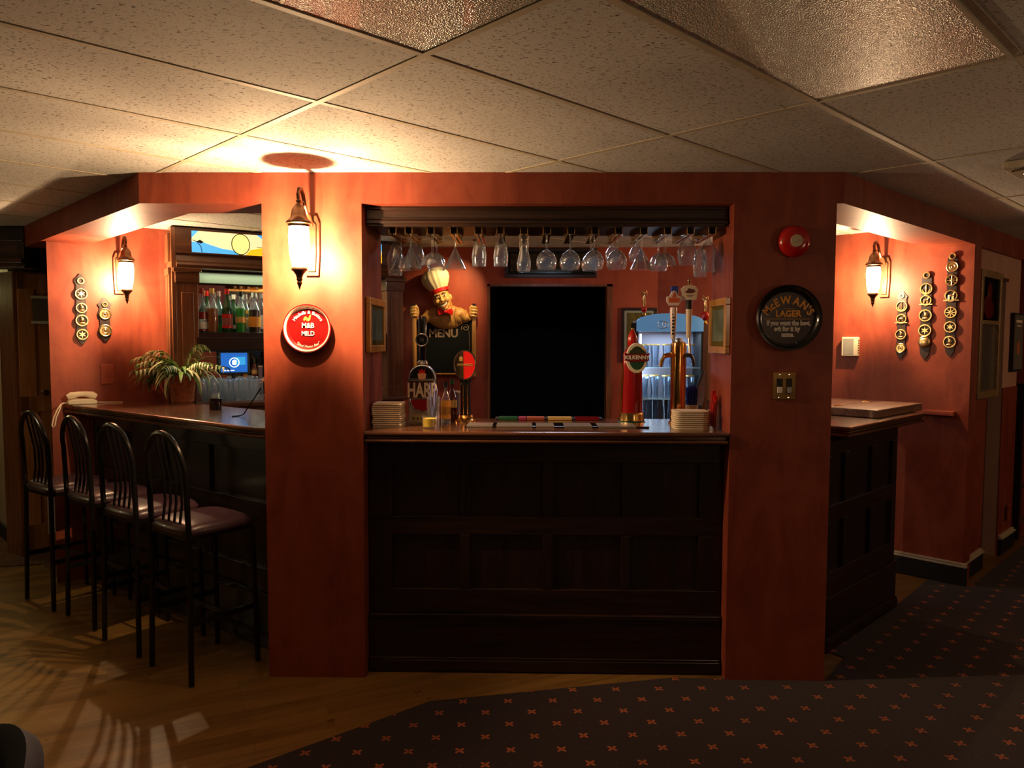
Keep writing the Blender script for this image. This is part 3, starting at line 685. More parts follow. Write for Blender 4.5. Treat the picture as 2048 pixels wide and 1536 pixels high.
# ------------------------------------------------------------------ potted spider plant
pp = Pz(366, 803, CT); pp = Vector((pp.x+.02, pp.y-.05, CT))
pl = thing('potted_plant', 'variegated spider plant in a woven terracotta pot on the left bar', 'plant', (pp.x, pp.y, CT+.0005))
b = MB(); b.lathe([(.001, 0), (.070, 0), (.074, .01), (.088, .17), (.094, .178), (.094, .192), (.082, .192), (.080, .165), (.001, .165)], 28); b.build('pot', 'terra', pl, smooth=True)
b = MB(); b.lathe([(.001, .168), (.080, .168)], 20); b.build('soil', 'black', pl)
def blades(n, mat, seed, wscale=1.0):
    rnd = random.Random(seed); b = MB()
    for k in range(n):
        a = rnd.choice([rnd.uniform(0, 2*PI), rnd.uniform(PI*.75, PI*1.45), rnd.uniform(PI*.8, PI*1.3)]) if n > 5 else rnd.uniform(0, 2*PI)
        Ln = rnd.uniform(.22, .36); el = rnd.uniform(.6, 1.35); w_ = rnd.uniform(.008, .014)*wscale
        d = Vector((math.cos(a), math.sin(a), 0)); side = Vector((-d.y, d.x, 0)); p = Vector((d.x*.02, d.y*.02, .165)); vs = []; st = 9
        droop = rnd.uniform(1.6, 2.9)
        for i in range(st+1):
            t = i/st; ww = w_*math.sin(PI*min(1, t*.93+.07))**.6
            if i == st: ww = .0008
            vs += [tuple(p-side*ww), tuple(p+Vector((0, 0, -ww*.3))), tuple(p+side*ww)]
            e = el-droop*t; p = p+(d*math.cos(e)+Vector((0, 0, math.sin(e))))*Ln/st
            if p.z < .012: p.z = .012+.002*rnd.random()
        b.add(vs, [(3*i, 3*i+3, 3*i+4, 3*i+1) for i in range(st)]+[(3*i+1, 3*i+4, 3*i+5, 3*i+2) for i in range(st)])
    return b
def arch(a0, reach, top, n, rnd):
    """an arching stem with paired leaflets like a palm frond"""
    b = MB(); b2 = MB(); d = Vector((math.cos(a0), math.sin(a0), 0)); pts = []
    for i in range(n+1):
        t = i/n; pts.append(d*(reach*t)+Vector((0, 0, .17+top*math.sin(PI*min(1, t*.62+.02))-.02*t)))
    b.tube(pts, .003, 5)
    for i in range(2, n+1):
        t = i/n; p = pts[i]
        for sgn in (-1, 1):
            o = Vector((-d.y, d.x, 0))*sgn; Ln = .125*(1-.35*t); q = p.copy(); vs = []
            for j in range(6):
                s_ = j/5; ww = .0075*math.sin(PI*(s_*.9+.08)); vs += [tuple(q-d*ww), tuple(q+d*ww)]
                e = .3-2.2*s_; q = q+((o*.75+d*.45).normalized()*math.cos(e)+Vector((0, 0, math.sin(e))))*Ln/5
                q.z = max(q.z, .01)
            (b2 if (i+sgn) % 3 else b).add(vs, [(2*j, 2*j+2, 2*j+3, 2*j+1) for j in range(5)])
    return b, b2
fg, fw = MB(), MB(); rnd = random.Random(4)
def merge(dst, src): dst.add(src.v, src.f)
merge(fg, blades(80, None, 3, 1.15)); merge(fw, blades(64, None, 5, .9))
for a0, re, tp in ((PI*1.02, .30, .16), (PI*1.2, .26, .13), (PI*.85, .32, .12), (-.35, .24, .12), (-.1, .30, .10), (PI*.35, .16, .24), (PI*1.45, .2, .10), (PI*1.0, .22, .20), (PI*1.3, .31, .08)):
    x1, x2 = arch(a0, re, tp, 11, rnd); merge(fg, x1); merge(fw, x2)
_n1 = Vector((-math.sin(R(W1A)), math.cos(R(W1A)))); _nc = Vector((-math.sin(CA), math.cos(CA))); _dc = Vector((math.cos(CA), math.sin(CA)))
for mb_ in (fg, fw):     # leaves stop at the wall and at the cabinet front
    for i_, v_ in enumerate(mb_.v):
        q_ = Vector((v_[0]+pl.location.x, v_[1]+pl.location.y))
        k_ = _n1.dot(q_-Vector(WL))+.012
        if k_ > 0: q_ -= _n1*k_
        k_ = _nc.dot(q_-Vector(CO))+.075
        if k_ > 0 and _dc.dot(q_-Vector(CO)) > -.10: q_ -= _nc*k_
        mb_.v[i_] = (q_.x-pl.location.x, q_.y-pl.location.y, v_[2])
fg.build('foliage', 'leafg', pl, smooth=True); fw.build('foliage', 'leafw', pl, smooth=True)['label'] = 'cream-striped leaves'
# ------------------------------------------------------------------ things on the left bar
p = Pz(431, 819, CT)
t = thing('black_jar', 'black cylindrical jar holding a small glass, standing on the left bar top', 'jar', (p.x, p.y, CT+.0005)); b = MB(); b.lathe([(.001, 0), (.036, 0), (.038, .004), (.038, .07), (.034, .072), (.033, .02), (.001, .018)], 24); b.build('jar_body', 'blackgloss', t, smooth=True)
b = MB(); b.lathe([(.001, .019), (.022, .019), (.026, .10), (.024, .10)], 18); b.build('glass_insert', 'glass', t, smooth=True)
p = Pz(464, 834, CT); q = Pz(477, 832, CT)
t = thing('bent_rod', 'thin black bent rod leaning up from the left bar top by the pillar', 'rod', (p.x, p.y, CT))
w_ = Pl(522, 776, (p.x, p.y), 15)-Vector((p.x, p.y, CT)); k_ = Pz(482, 833, CT)-Vector((p.x, p.y, CT))
b = MB(); b.tube([(0, 0, .004), tuple(Vector((k_.x*.8, k_.y*.8, .004))), (k_.x*1.3, k_.y*1.3, .012), tuple(w_)], .0035, 8); b.build('rod', 'blackmetal', t, smooth=True)
p = Pl(150, 791, WL, W1A, -.10)
ph = thing('telephone', 'cream desk telephone at the far end of the left bar', 'telephone', (-2.945, 1.412, CT+.0005), R(35))
b = MB(); b.slab([(-.085, 0), (.085, 0), (.085, .024), (.055, .034), (-.06, .034), (-.085, .022)], -.05, .075); b.build('phone_base', 'cream', ph, bevel=.006)
b = MB(); b.tube([(-.085, 0, .046), (-.06, 0, .058), (-.02, 0, .066), (.02, 0, .066), (.06, 0, .058), (.085, 0, .046)], [.018, .024, .018, .018, .024, .018], 12); b.build('handset', 'cream', ph, smooth=True)
cp = [(-.085, -.03, .012), (-.11, -.04, .012), (-.125, -.055, .006)]
b = MB()
for s_ in (0, .014): b.tube(cp+[(-.145+s_, -.075, -.02), (-.17+s_, -.095, -.075), (-.182+s_*1.2, -.11, -.125)], .004, 6)
b.tube([(-.182, -.11, -.125), (-.176, -.108, -.137), (-.166, -.11, -.125)], .004, 6); b.build('cord', 'cream', ph, smooth=True)
b = MB(); b.tube([(.085, .0, .008), (.15, .01, .004), (.24, -.03, .004)], .003, 6); b.build('cord', 'cream', ph)

# ================================================================== bar stools
def stool(loc, rz, label):
    t = thing('bar_stool', label, 'bar stool', loc, rz, 'black metal bar stools at the left bar')
    rt = .0135; hw = .172; yb, yf = -.168, .172
    # the arched back frame runs from foot to foot
    pts = [(-hw-.012, yb-.01, .007), (-hw, yb, .72), (-hw, yb-.01, 1.02)]
    n = 14
    for k in range(1, n): a = PI-PI*k/n; pts.append((hw*math.cos(a), yb-.012-.02*math.sin(a), 1.02+.185*math.sin(a)))
    pts += [(hw, yb-.01, 1.02), (hw, yb, .72), (hw+.012, yb-.01, .007)]
    b = MB(); b.tube(pts, rt, 10); b.build('back_frame', 'blackmetal', t, smooth=True)
    for sx in (-1, 1):
        b = MB(); b.tube([(sx*(hw+.012), yf+.012, .007), (sx*hw, yf, .715)], rt*.95, 10); b.build('leg', 'blackmetal', t, smooth=True)
    for x in (-.078, -.026, .026, .078):
        zt = 1.02+.185*math.sqrt(1-(x/hw)**2)-.008
        b = MB(); b.tube([(x, yb+.005, .735), (x*1.0, yb+.022, .86), (x, yb+.018, .98), (x, yb-.02, zt)], .0065, 8); b.build('spindle', 'blackmetal', t, smooth=True)
    b = MB(); b.box(-hw, hw, yb-.008, yb+.010, .700, .738); b.box(-hw-.005, -hw+.015, yb, yf, .70, .725); b.box(hw-.015, hw+.005, yb, yf, .70, .725); b.box(-hw, hw, yf-.008, yf+.008, .70, .725); b.build('seat_frame', 'blackmetal', t, bevel=.002)
    # domed cushion
    b = MB(); n = 18; vs = []; fs = []; g = .195
    for i in range(n+1):
        for j in range(n+1):
            x, y = -1+2*i/n, -1+2*j/n
            rr = max(abs(x), abs(y)); k = 1-.10*(abs(x)*abs(y))**2
            z = .738+.042*(max(0, (1-x**4)*(1-y**4)))**.42
            vs.append((x*g*k, .005+y*g*k, z))
    m0 = len(vs)
    for i in range(n): 
        for j in range(n): a = i*(n+1)+j; fs.append((a, a+n+1, a+n+2, a+1))
    ring = [i*(n+1) for i in range(n+1)]+[n*(n+1)+j for j in range(1, n+1)]+[i*(n+1)+n for i in range(n-1, -1, -1)]+[j for j in range(n-1, 0, -1)]
    for q in ring: vs.append((vs[q][0]*.97, vs[q][1]*.97, .722))
    for i in range(len(ring)): j = (i+1) % len(ring); fs.append((ring[i], m0+i, m0+j, ring[j]))
    fs.append(tuple(m0+i for i in range(len(ring))))
    b.add(vs, fs); b.build('seat', 'seat', t, smooth=True, sharp=60)
    for nm, a, c, zz in (('stretcher', (-hw-.006, yb), (-hw-.006, yf+.008), .30), ('stretcher', (hw+.006, yb), (hw+.006, yf+.008), .30), ('stretcher', (-hw, yf+.008), (hw, yf+.008), .36), ('footrest', (-hw, .02), (hw, .02), .30)):
        b = MB(); d = Vector((c[0]-a[0], c[1]-a[1], 0)).normalized(); s_ = Vector((-d.y, d.x, 0))*.006
        b.prism([(a[0]-s_.x, a[1]-s_.y), (c[0]-s_.x, c[1]-s_.y), (c[0]+s_.x, c[1]+s_.y), (a[0]+s_.x, a[1]+s_.y)], zz-.013, zz+.013); b.build(nm, 'blackmetal', t)
    return t
s0 = stool((-1.590, .130, 0), LA, 'black arched-back bar stool nearest the camera, closest to the lamp pillar')
for k, (x, y, lb_) in enumerate(((-2.010, .450, 'second black bar stool out from the lamp pillar'), (-2.432, .800, 'third black bar stool out from the lamp pillar'), (-2.862, 1.085, 'farthest black bar stool, at the telephone end of the bar'))):
    o = copy_tree(s0); o.location = (x, y, 0); o.rotation_euler.z = LA+R((.8, -1.5, 1.5)[k]); o['label'] = lb_
# upholstered chair whose curved back just shows in the near left corner
ch = thing('club_chair', 'dark navy padded chair whose rounded back cuts the near left corner', 'chair', (-1.27, -2.28, 0), R(135))
b = MB(); b.prism([(.30*math.cos(a), .30*math.sin(a)) for a in [k*PI/12 for k in range(24)]], .36, .46); b.build('seat', 'navy', ch, bevel=.03)
b = MB()
vs = []; fs = []; n = 44
for k in range(n+1):
    a = PI*(-.08)+PI*1.16*k/n; hh = .62+.20*max(0, math.sin(a))**1.5
    for (rr, z) in ((.30, .33), (.355, .33), (.365, hh-.03), (.335, hh), (.30, hh-.03)): vs.append((rr*math.cos(a), -rr*math.sin(a), z))
for k in range(n):
    for i in range(5): j = (i+1) % 5; fs.append((k*5+i, k*5+j, (k+1)*5+j, (k+1)*5+i))
fs += [(0, 1, 2, 3, 4)[::-1], tuple(n*5+i for i in range(5))]
b.add(vs, fs); b.build('backrest', 'navy', ch, smooth=True, sharp=60)
for x, y in ((-.2, -.2), (.2, -.2), (-.2, .2), (.2, .2)):
    b = MB(); b.tube([(x*1.15, y*1.15, 0.0002), (x, y, .37)], [.014, .02], 8); b.build('leg', 'dwood_z', ch)

# ================================================================== round trays, bell, switches on the pillars
p = Py(617, 657, 0)
t = thing('beer_tray', 'round red tin tray lettered M&B MILD under the pillar lamp', 'tray', (p.x, -.001, p.z)); rT = .1145
b = MB(); T = Matrix.Rotation(R(90), 4, 'X')
b.lathe([(.001, .006), (rT*.80, .006), (rT*.86, .012), (rT*.93, .026), (rT, .029), (rT, .025), (rT*.9, .018), (rT*.83, .000), (.001, .000)], 48, T=T); b.build('tray_dish', simple('tray_red_tin', (.22, .004, .004), .3, coat=.3), t, smooth=True)
b = MB(); b.lathe([(rT*.885, .0172), (rT*.93, .0270), (rT*.955, .0292)], 48, T=T); b.build('cream_rim', 'cream', t, smooth=True)
b = MB(); b.slab([(rT*.80*math.cos(a), .0+rT*.80*math.sin(a)) for a in [R(22)+R(136)*k/20 for k in range(21)]]+[(rT*.57*math.cos(a), rT*.57*math.sin(a)) for a in [R(158)-R(136)*k/20 for k in range(21)]], -.0075, -.0062); b.build('dark_band', 'darkred', t)
text_mb('Mitchells & Butlers', .0215, 0, 0, -.0085, bold=.0001, arc=rT*.61).build('lettering', 'white', t)
text_mb('M&B', .034, 0, .003, -.0085, bold=.0004, xs=.9).build('lettering', 'white', t)
text_mb('MILD', .031, 0, -.034, -.0085, bold=.0004, xs=.9).build('lettering', 'white', t)
text_mb('"Good Honest Beer"', .0175, 0, 0, -.0085, bold=.0001, arc=rT*.80, up=False, shear=.3, xs=.8).build('lettering', 'white', t)
b = MB(); b.slab([(-.022, .040), (-.018, .052), (-.010, .058), (-.004, .050), (.004, .050), (.008, .062), (.016, .066), (.013, .052), (.010, .040), (.002, .034), (-.008, .038), (-.010, .046), (-.016, .036)], -.0085, -.0065); b.build('emblem', 'orange', t)

p = Py(1574, 636, 0)
t = thing('beer_tray', 'round black tin tray lettered McEWAN\'S LAGER on the right pillar', 'tray', (p.x, -.001, p.z)); rT = .1535
b = MB(); b.lathe([(.001, .006), (rT*.82, .006), (rT*.88, .012), (rT*.94, .030), (rT, .033), (rT, .028), (rT*.9, .018), (rT*.85, .000), (.001, .000)], 56, T=T); b.build('tray_dish', 'blackgloss', t, smooth=True)
b = MB(); b.lathe([(.001, .0063), (rT*.79, .0063)], 48, T=T); b.build('tray_face', simple('tray_brown', (.022, .009, .008), .3, coat=.3), t)
text_mb("McEWAN'S", .052, 0.002, .0, -.0085, bold=.0018, arc=.108, xs=.88).build('lettering', 'orange', t).location = (0, 0, -.042)
text_mb('LAGER', .042, 0.002, .006, -.0085, bold=.0016, xs=.95).build('lettering', 'orange', t)
b = MB(); b.box(-.108, .108, -.008, -.0065, -.006, -.0035); b.box(-.02, .03, -.0075, -.0065, .042, .0435); b.build('rule', 'orange', t)
for i, s_ in enumerate(('If you want the best,', 'ask for it by', 'name.')):
    text_mb(s_, .031, (.004, -.002, .002)[i], -.034-.027*i, -.0085, bold=.0018, xs=.80).build('lettering', 'white', t)
for dx, dz in ((-.062, .086), (.08, .038), (-.104, -.07), (.042, -.118)):
    b = MB(); b.ell((dx, -.0085, dz), (.0035, .002, .0035), 10, 6); b.build('screw', 'steel', t)

p = Py(1586, 484, 0)
t = thing('alarm_bell', 'red round fire alarm bell high on the right pillar', 'bell', (p.x, -.001, p.z))
b = MB(); b.lathe([(.001, 0), (.060, 0), (.060, .018), (.001, .018)], 32, T=T); b.build('back_box', 'darkred', t, smooth=True)
b = MB(); b.lathe([(.001, .050), (.036, .049), (.052, .044), (.066, .034), (.073, .022), (.074, .016), (.062, .016), (.001, .018)], 40, T=T); b.build('gong', 'red', t, smooth=True)
b = MB(); b.lathe([(.001, .0515), (.027, .0515), (.029, .048)], 28, T=T); b.build('centre_plate', simple('beige_plate', (.55, .46, .30), .4), t, smooth=True)
b = MB(); b.ell((0, -.054, 0), (.006, .005, .006), 12, 8)
for dx in (-.046, .046): b.ell((dx, -.046, -.002), (.003, .003, .003), 8, 6)
b.build('screw', 'chrome', t, smooth=True)

p = Py(1567.5, 772, 0)
t = thing('dimmer_switch', 'brass double dimmer switch plate below the black tray', 'switch', (p.x, -.001, p.z))
b = MB(); b.box(-.054, .054, -.006, 0, -.064, .064); b.build('face_plate', 'brass', t, bevel=.002)
for x, mt in ((-.022, 'white'), (.022, 'steel')):
    b = MB(); b.box(x-.014, x+.014, -.0075, -.006, -.036, .036); b.build('slot', 'black', t)
    b = MB(); b.box(x-.012, x+.012, -.013, -.0075, -.034, -.004); b.build('slider', mt, t, bevel=.002)
b = MB()
for x in (-.022, .022):
    for z in (-.054, .054): b.ell((x, -.006, z), (.003, .0015, .003), 8, 6)
b.build('screw', 'chrome', t)

# blank plate on the left lamp wall
p = Pl(214, 748, WL, W1A)
t = thing('outlet_plate', 'brown single outlet plate on the left wall above the telephone cord', 'outlet', (p.x, p.y, p.z), R(W1A))
b = MB(); b.box(-.040, .040, -.006, -.001, -.068, .068); b.build('face_plate', 'wall_back', t, bevel=.002)
b = MB(); b.lathe([(.001, .012), (.006, .012), (.007, .007), (.001, .007)], 12, T=T); b.build('jack', 'brass', t)
# thermostat
p = Pl(1703, 693, V0, VA)
t = thing('thermostat', 'small white thermostat box on the wall right of the pillar', 'thermostat', (p.x, p.y, p.z), R(VA))
b = MB(); b.box(-.058, .058, -.038, -.001, -.070, .070); b.build('case', 'cream', t, bevel=.004)
b = MB(); b.box(-.045, .030, -.0395, -.038, -.058, .058); b.build('grille', simple('grey_grille', (.30, .29, .26), .6), t)
b = MB()
for k in range(6): b.box(.052, .0590, -.030, -.012, -.05+k*.018, -.043+k*.018)
b.build('vent', 'black', t)

# ================================================================== horse-brass straps
def brass_strap(loc, rz, label, hgt, items, w_=.034):
    """items: (z, kind, radius) hung on a dark leather strap, z measured from the centre"""
    t = thing('horse_brass_strap', label, 'horse brasses', loc, rz, 'leather straps of horse brasses')
    pts = []; z0, z1 = -hgt/2, hgt/2; n = 26
    for k in range(n+1):
        z = z0+(z1-z0)*k/n; near = min(abs(z-i[0])/max(.02, i[2]) for i in items)
        ww = w_*(.72+.30*max(0, 1-near)); e = min(1, (z-z0+.012)/.045, (z1-z+.012)/.05); pts.append((ww*e, z))
    b = MB(); b.slab([(x, z) for x, z in pts]+[(-x, z) for x, z in pts[::-1]], -.008, -.001); b.build('strap', 'leather', t)
    for z, kind, r in items:
        b = MB()
        if kind == 'buckle':
            b.ring((0, -.012, z), r*.72, r*.24, 16, 8)
        elif kind == 'plain':
            b.disc((0, z), r*.96, -.012, -.009); b.ring((0, -.013, z), r*.88, r*.10, 24, 6); b.ring((0, -.013, z), r*.42, r*.07, 18, 6); b.ell((0, -.013, z), (r*.22, .004, r*.26), 12, 8)
        elif kind == 'bell':
            b.ell((0, -.018, z), (r*.95, .014, r*.85), 20, 12); b.ring((0, -.020, z+r*.2), r*.75, r*.14, 20, 6)
        else:
            b.ring((0, -.012, z), r*.86, r*.14, 24, 8)
            if kind == 'wheel':
                for k in range(8): a = k*PI/4; b.tube([(r*.12*math.cos(a), -.012, z+r*.12*math.sin(a)), (r*.8*math.cos(a), -.012, z+r*.8*math.sin(a))], r*.09, 6)
                b.ell((0, -.013, z), (r*.2, .004, r*.2), 10, 6)
            if kind == 'anchor':
                b.tube([(0, -.013, z-r*.7), (0, -.013, z+r*.7)], r*.10, 6); b.tube([(-r*.6, -.013, z-r*.1), (-r*.35, -.013, z-r*.55), (0, -.013, z-r*.7), (r*.35, -.013, z-r*.55), (r*.6, -.013, z-r*.1)], r*.10, 6); b.ell((0, -.013, z+r*.15), (r*.12, .004, r*.4), 8, 6)
            if kind == 'horse':
                b.ell((-.05*r, -.013, z+r*.05), (r*.45, .005, r*.20), 12, 8); b.tube([(r*.3, -.013, z+r*.1), (r*.45, -.013, z+r*.5), (r*.68, -.013, z+r*.45)], [r*.15, r*.11, r*.07], 6)
                for x in (-.4, -.25, .15, .32): b.tube([(x*r, -.013, z), (x*r*1.1, -.013, z-r*.6)], r*.07, 6)
                b.box(-r*1.1, r*1.1, -.016, -.010, z-r*.80, z-r*.62)
            if kind == 'star':
                b.slab([(r*(.62 if k % 2 == 0 else .22)*math.sin(k*PI/6), z+r*(.62 if k % 2 == 0 else .22)*math.cos(k*PI/6)) for k in range(12)], -.015, -.010)
            if kind == 'figure':
                b.ell((r*.05, -.014, z+r*.1), (r*.30, .006, r*.42), 12, 8); b.ell((-r*.1, -.014, z+r*.5), (r*.16, .005, r*.16), 10, 6); b.ell((0, -.014, z-r*.45), (r*.5, .005, r*.18), 12, 6)
        b.build('horse_brass', 'brass_old', t, smooth=True)
    return t
def strap_at(px, y0, y1, p0, ang, label, its, w_):
    a = Pl(px, y0, p0, ang); c = Pl(px, y1, p0, ang); m_ = (a+c)/2; d = Vector((math.sin(R(ang)), -math.cos(R(ang)), 0))*.001
    items = [(Pl(px, yy, p0, ang).z-m_.z, k, r) for yy, k, r in its]
    return brass_strap((m_.x+d.x, m_.y+d.y, m_.z), R(ang), label, abs(a.z-c.z), items, w_)
strap_at(162.5, 548, 688, WL, W1A, 'long strap of five horse brasses, left of the left wall lamp', [(562, 'buckle', .026), (588, 'star', .040), (616, 'figure', .036), (641, 'figure', .041), (669, 'star', .038)], .040)
strap_at(209.5, 595, 682, WL, W1A, 'short strap of two plain horse brasses below the left wall lamp', [(609, 'buckle', .020), (628, 'plain', .040), (661, 'plain', .043)], .044)
strap_at(1803.5, 583, 716, V0, VA, 'shortest of the three horse-brass straps, nearest the right wall lamp', [(592, 'buckle', .018), (613, 'anchor', .040), (638, 'horse', .036), (669, 'figure', .038), (696, 'plain', .036)], .038)
strap_at(1852, 545, 717, V0, VA, 'middle one of the three horse-brass straps in the right alcove', [(551, 'buckle', .026), (578, 'anchor', .042), (601, 'horse', .038), (631, 'figure', .044), (661, 'star', .044), (685, 'bell', .042)], .042)
strap_at(1903, 508, 712, V0, VA, 'longest horse-brass strap, next to the wall corner on the right', [(513, 'buckle', .025), (534, 'plain', .038), (561, 'wheel', .040), (592, 'horse', .042), (625, 'wheel', .040), (654, 'star', .040), (684, 'figure', .042)], .040)

# ================================================================== framed things on the right wing and jambs
q0 = Pl(1946, 670, wingR(CR0, .03), 45); q1 = Pl(1988, 670, wingR(CR0, .03), 45)
wd = (q1-q0).to_2d().length
t = thing('display_cabinet', 'tall narrow wall cabinet with red trophy window above a grey panel', 'cabinet', (q0.x, q0.y, 0), R(45))
zt, zm, zb = 2.145, 1.80, 1.255
b = MB(); b.box(0, wd, -.015, -.002, zb, zt); b.build('back_panel', 'dwood_z', t)
b = MB()
for x0, x1, z0, z1 in ((0, .05, zb, zt), (wd-.05, wd, zb, zt), (0.05, wd-.05, zt-.05, zt), (0.05, wd-.05, zb, zb+.05), (.05, wd-.05, zm-.03, zm)): b.box(x0, x1, -.045, -.015, z0, z1)
b.build('frame', simple('worn_gold_frame', (.30, .19, .09), .4, .2, var=.3), t, bevel=.004)
b = MB(); b.box(.05, wd-.05, -.022, -.015, zb+.05, zm-.03); b.build('grey_panel', 'greyglass', t)
b = MB(); b.ell((wd*.5, -.026, zm+.08), (wd*.22, .010, .07), 16, 10); b.ell((wd*.5, -.026, zm+.19), (wd*.10, .010, .08), 12, 8); b.ell((wd*.35, -.026, zm+.12), (wd*.10, .008, .05), 10, 8); b.build('red_jersey', simple('red_cloth', (.62, .015, .01), .5), t, smooth=True)
b = MB(); b.box(.05, wd-.05, -.040, -.038, zm, zt-.05); b.build('glazing', 'glaze', t)
q0 = Pl(2018, 700, wingR(CR0, .03), 45); q1 = Pl(2058, 700, wingR(CR0, .03), 45)
t = thing('framed_poster', 'grey framed poster beyond the dark doorway at the right edge', 'picture', (q0.x, q0.y, 0), R(45)); wd = .28
b = MB(); b.box(0, wd, -.028, -.001, 1.42, 1.875); b.build('frame', 'black', t)
b = MB(); b.box(.015, wd-.0, -.030, -.028, 1.435, 1.86); b.build('print', simple('grey_print', (.20, .17, .15), .3, coat=.4), t)
b = MB(); b.box(.05, wd-.05, -.0315, -.030, 1.80, 1.82); b.box(.08, wd-.08, -.0315, -.030, 1.77, 1.78); b.build('print_lines', 'napkin', t)
b = MB(); b.ell((wd*.5, -.031, 1.60), (.05, .003, .055), 14, 8); b.build('print_figure', simple('rust_print', (.45, .13, .07), .5), t)
q0 = Pl(2012, 1022, wingR(CR0, .02), 45)
t = thing('wall_outlet', 'dark red painted wall outlet low on the wall at the right edge', 'outlet', (q0.x+.01, q0.y-.015, q0.z), R(45)); b = MB(); b.box(-.035, .035, -.008, -.001, -.06, .06); b.build('face_plate', 'wall_back', t, bevel=.002)
b = MB(); b.box(-.01, .01, -.010, -.008, .012, .04); b.box(-.01, .01, -.010, -.008, -.04, -.012); b.build('socket', 'brass', t)

def picture(name, label, loc, rz, w_, h_, fr, frm, matm, art, d=.025, mt=.018):
    t = thing(name, label, 'picture', loc, rz)
    b = MB(); b.box(-w_/2, w_/2, -d, -.001, -h_/2, -h_/2+fr); b.box(-w_/2, w_/2, -d, -.001, h_/2-fr, h_/2); b.box(-w_/2, -w_/2+fr, -d, -.001, -h_/2+fr, h_/2-fr); b.box(w_/2-fr, w_/2, -d, -.001, -h_/2+fr, h_/2-fr); b.build('frame', frm, t, bevel=.003)
    b = MB(); b.box(-w_/2+fr, w_/2-fr, -d*.6, -.0015, -h_/2+fr, h_/2-fr); b.build('mat_board', matm, t)
    b = MB(); b.box(-w_/2+fr+mt, w_/2-fr-mt, -d*.6-.001, -d*.6, -h_/2+fr+mt*1.4, h_/2-fr-mt); b.build('print', art, t)
    b = MB(); b.box(-w_/2+fr, w_/2-fr, -d*.8, -d*.8+.001, -h_/2+fr, h_/2-fr); b.build('glazing', 'glaze', t)
    return t
art1 = paint('glare_pale_print', (.40, .36, .25), (.78, .72, .56)); art2 = paint('ochre_print', (.10, .06, .015), (.60, .40, .07))  # art1 is pale: reflections in the glazing are put into the print colour
picture('framed_print', 'oak-framed print on the inner side of the left pillar', (-.742, .265, 1.725), R(90), .40, .27, .035, 'oakframe', 'gold', art1)
picture('framed_print', 'oak-framed print on the inner side of the right pillar', (1.009, .185, 1.725), R(-90), .33, .27, .035, 'oakframe', 'gold', art1)
picture('framed_print', 'dark-framed print with white mat beside the black doorway, behind the red tap', (1.005, 2.848, 1.70), 0, .30, .46, .025, 'dwood_z', 'white', art2)
picture('framed_print', 'long dark framed panel of small items above the black doorway', (.25, 2.848, 2.305), 0, .78, .25, .03, 'dwood_x', 'black', simple('dim_items', (.10, .05, .02), .5, var=.7))
picture('hall_plaque', 'dark plaque on the hall wall at the far left edge', (-4.16, 2.38-.006, 1.83), R(-45), .17, .42, .02, 'dwood_z', 'darkred', 'dwood_z')
# notices on the hall door
def ondoor(x, z): c = math.cos(R(45)); return (-3.745+x*c, 1.97+x*c, z)
t = thing('door_notice', 'small dark notice with taped pale ends high on the hall door', 'notice', (ondoor(.16, 1.87)), R(45)); b = MB(); b.box(-.065, .065, -.016, -.013, -.09, .09); b.build('sheet', 'greyglass', t)
b = MB(); b.box(-.075, .075, -.018, -.016, .085, .105); b.build('tape', 'paper', t); b = MB(); b.box(-.075, .075, -.018, -.016, -.105, -.085); b.build('tape', 'paper', t)
t = thing('door_notice', 'pale paper sheet low on the hall door, seen through the farthest stool', 'notice', (ondoor(.27, .33)), R(45)); b = MB(); b.box(-.12, .12, -.015, -.013, -.18, .16); b.build('sheet', 'paper', t); b = MB(); b.box(-.13, .12, -.020, -.013, .185, .20); b.build('holder_strip', 'steel', t)

c0 = wingR(3.95, .05)
b = MB(); b.prism(wallseg(c0, (c0[0]+.5, c0[1]+.5), .3), 0, HB); struct(b.build('wall_right_brick_pier', 'wall'))
t = thing('shelf_unit', 'dark wooden shelf unit in the room beyond, at the extreme right edge', 'shelves', (*wingR(3.72, .02), 0.007), R(45))
for z in (.12, .42, .78, 1.08):
    b = MB(); b.box(0, .6, 0, .16, z, z+.035); b.build('shelf', 'mwood_x', t)
for x in (0, .57):
    b = MB(); b.box(x, x+.03, 0, .16, 0, 1.30); b.build('upright', 'dwood_z', t)

# ================================================================== ceiling fittings
def uvp(u, v): return uv(GU+u*GA, GV+v*GB)
for (u0_, v0_, lab) in ((-1, -1, 'unlit prismatic ceiling light panel glittering above the left part of the counter'), (0, -2, 'unlit prismatic ceiling light panel glittering toward the top right')):
    c = uvp(u0_+.5, v0_+.5); t = thing('ceiling_light', lab, 'ceiling light', (c[0], c[1], H-.004), R(45), 'recessed prismatic ceiling lights')
    b = MB(); b.box(-GA/2+.011, GA/2-.011, -GB/2+.011, GB/2-.011, -.0015, .003); b.build('diffuser', 'diff', t)
    b = MB()
    for s_ in (-1, 1): b.box(-GA/2+.010, GA/2-.010, s_*(GB/2-.017)-.005, s_*(GB/2-.017)+.005, -.0045, -.0015); b.box(s_*(GA/2-.017)-.005, s_*(GA/2-.017)+.005, -GB/2+.022, GB/2-.022, -.0045, -.0015)
    b.build('frame', 'tbar', t)
p = Pz(2030, 338, H-.02)
t = thing('emergency_light', 'small white box light with chrome bracket on the ceiling, right edge', 'ceiling light', (p.x+.05, p.y, H-.001), R(45)); b = MB(); b.box(-.14, .14, -.06, .06, -.035, 0); b.build('housing', 'tbar', t, bevel=.006)
b = MB(); b.tube([(-.16, -.05, -.004), (-.16, -.05, -.04), (-.145, .02, -.045)], .008, 8); b.build('bracket', 'chrome', t, smooth=True)
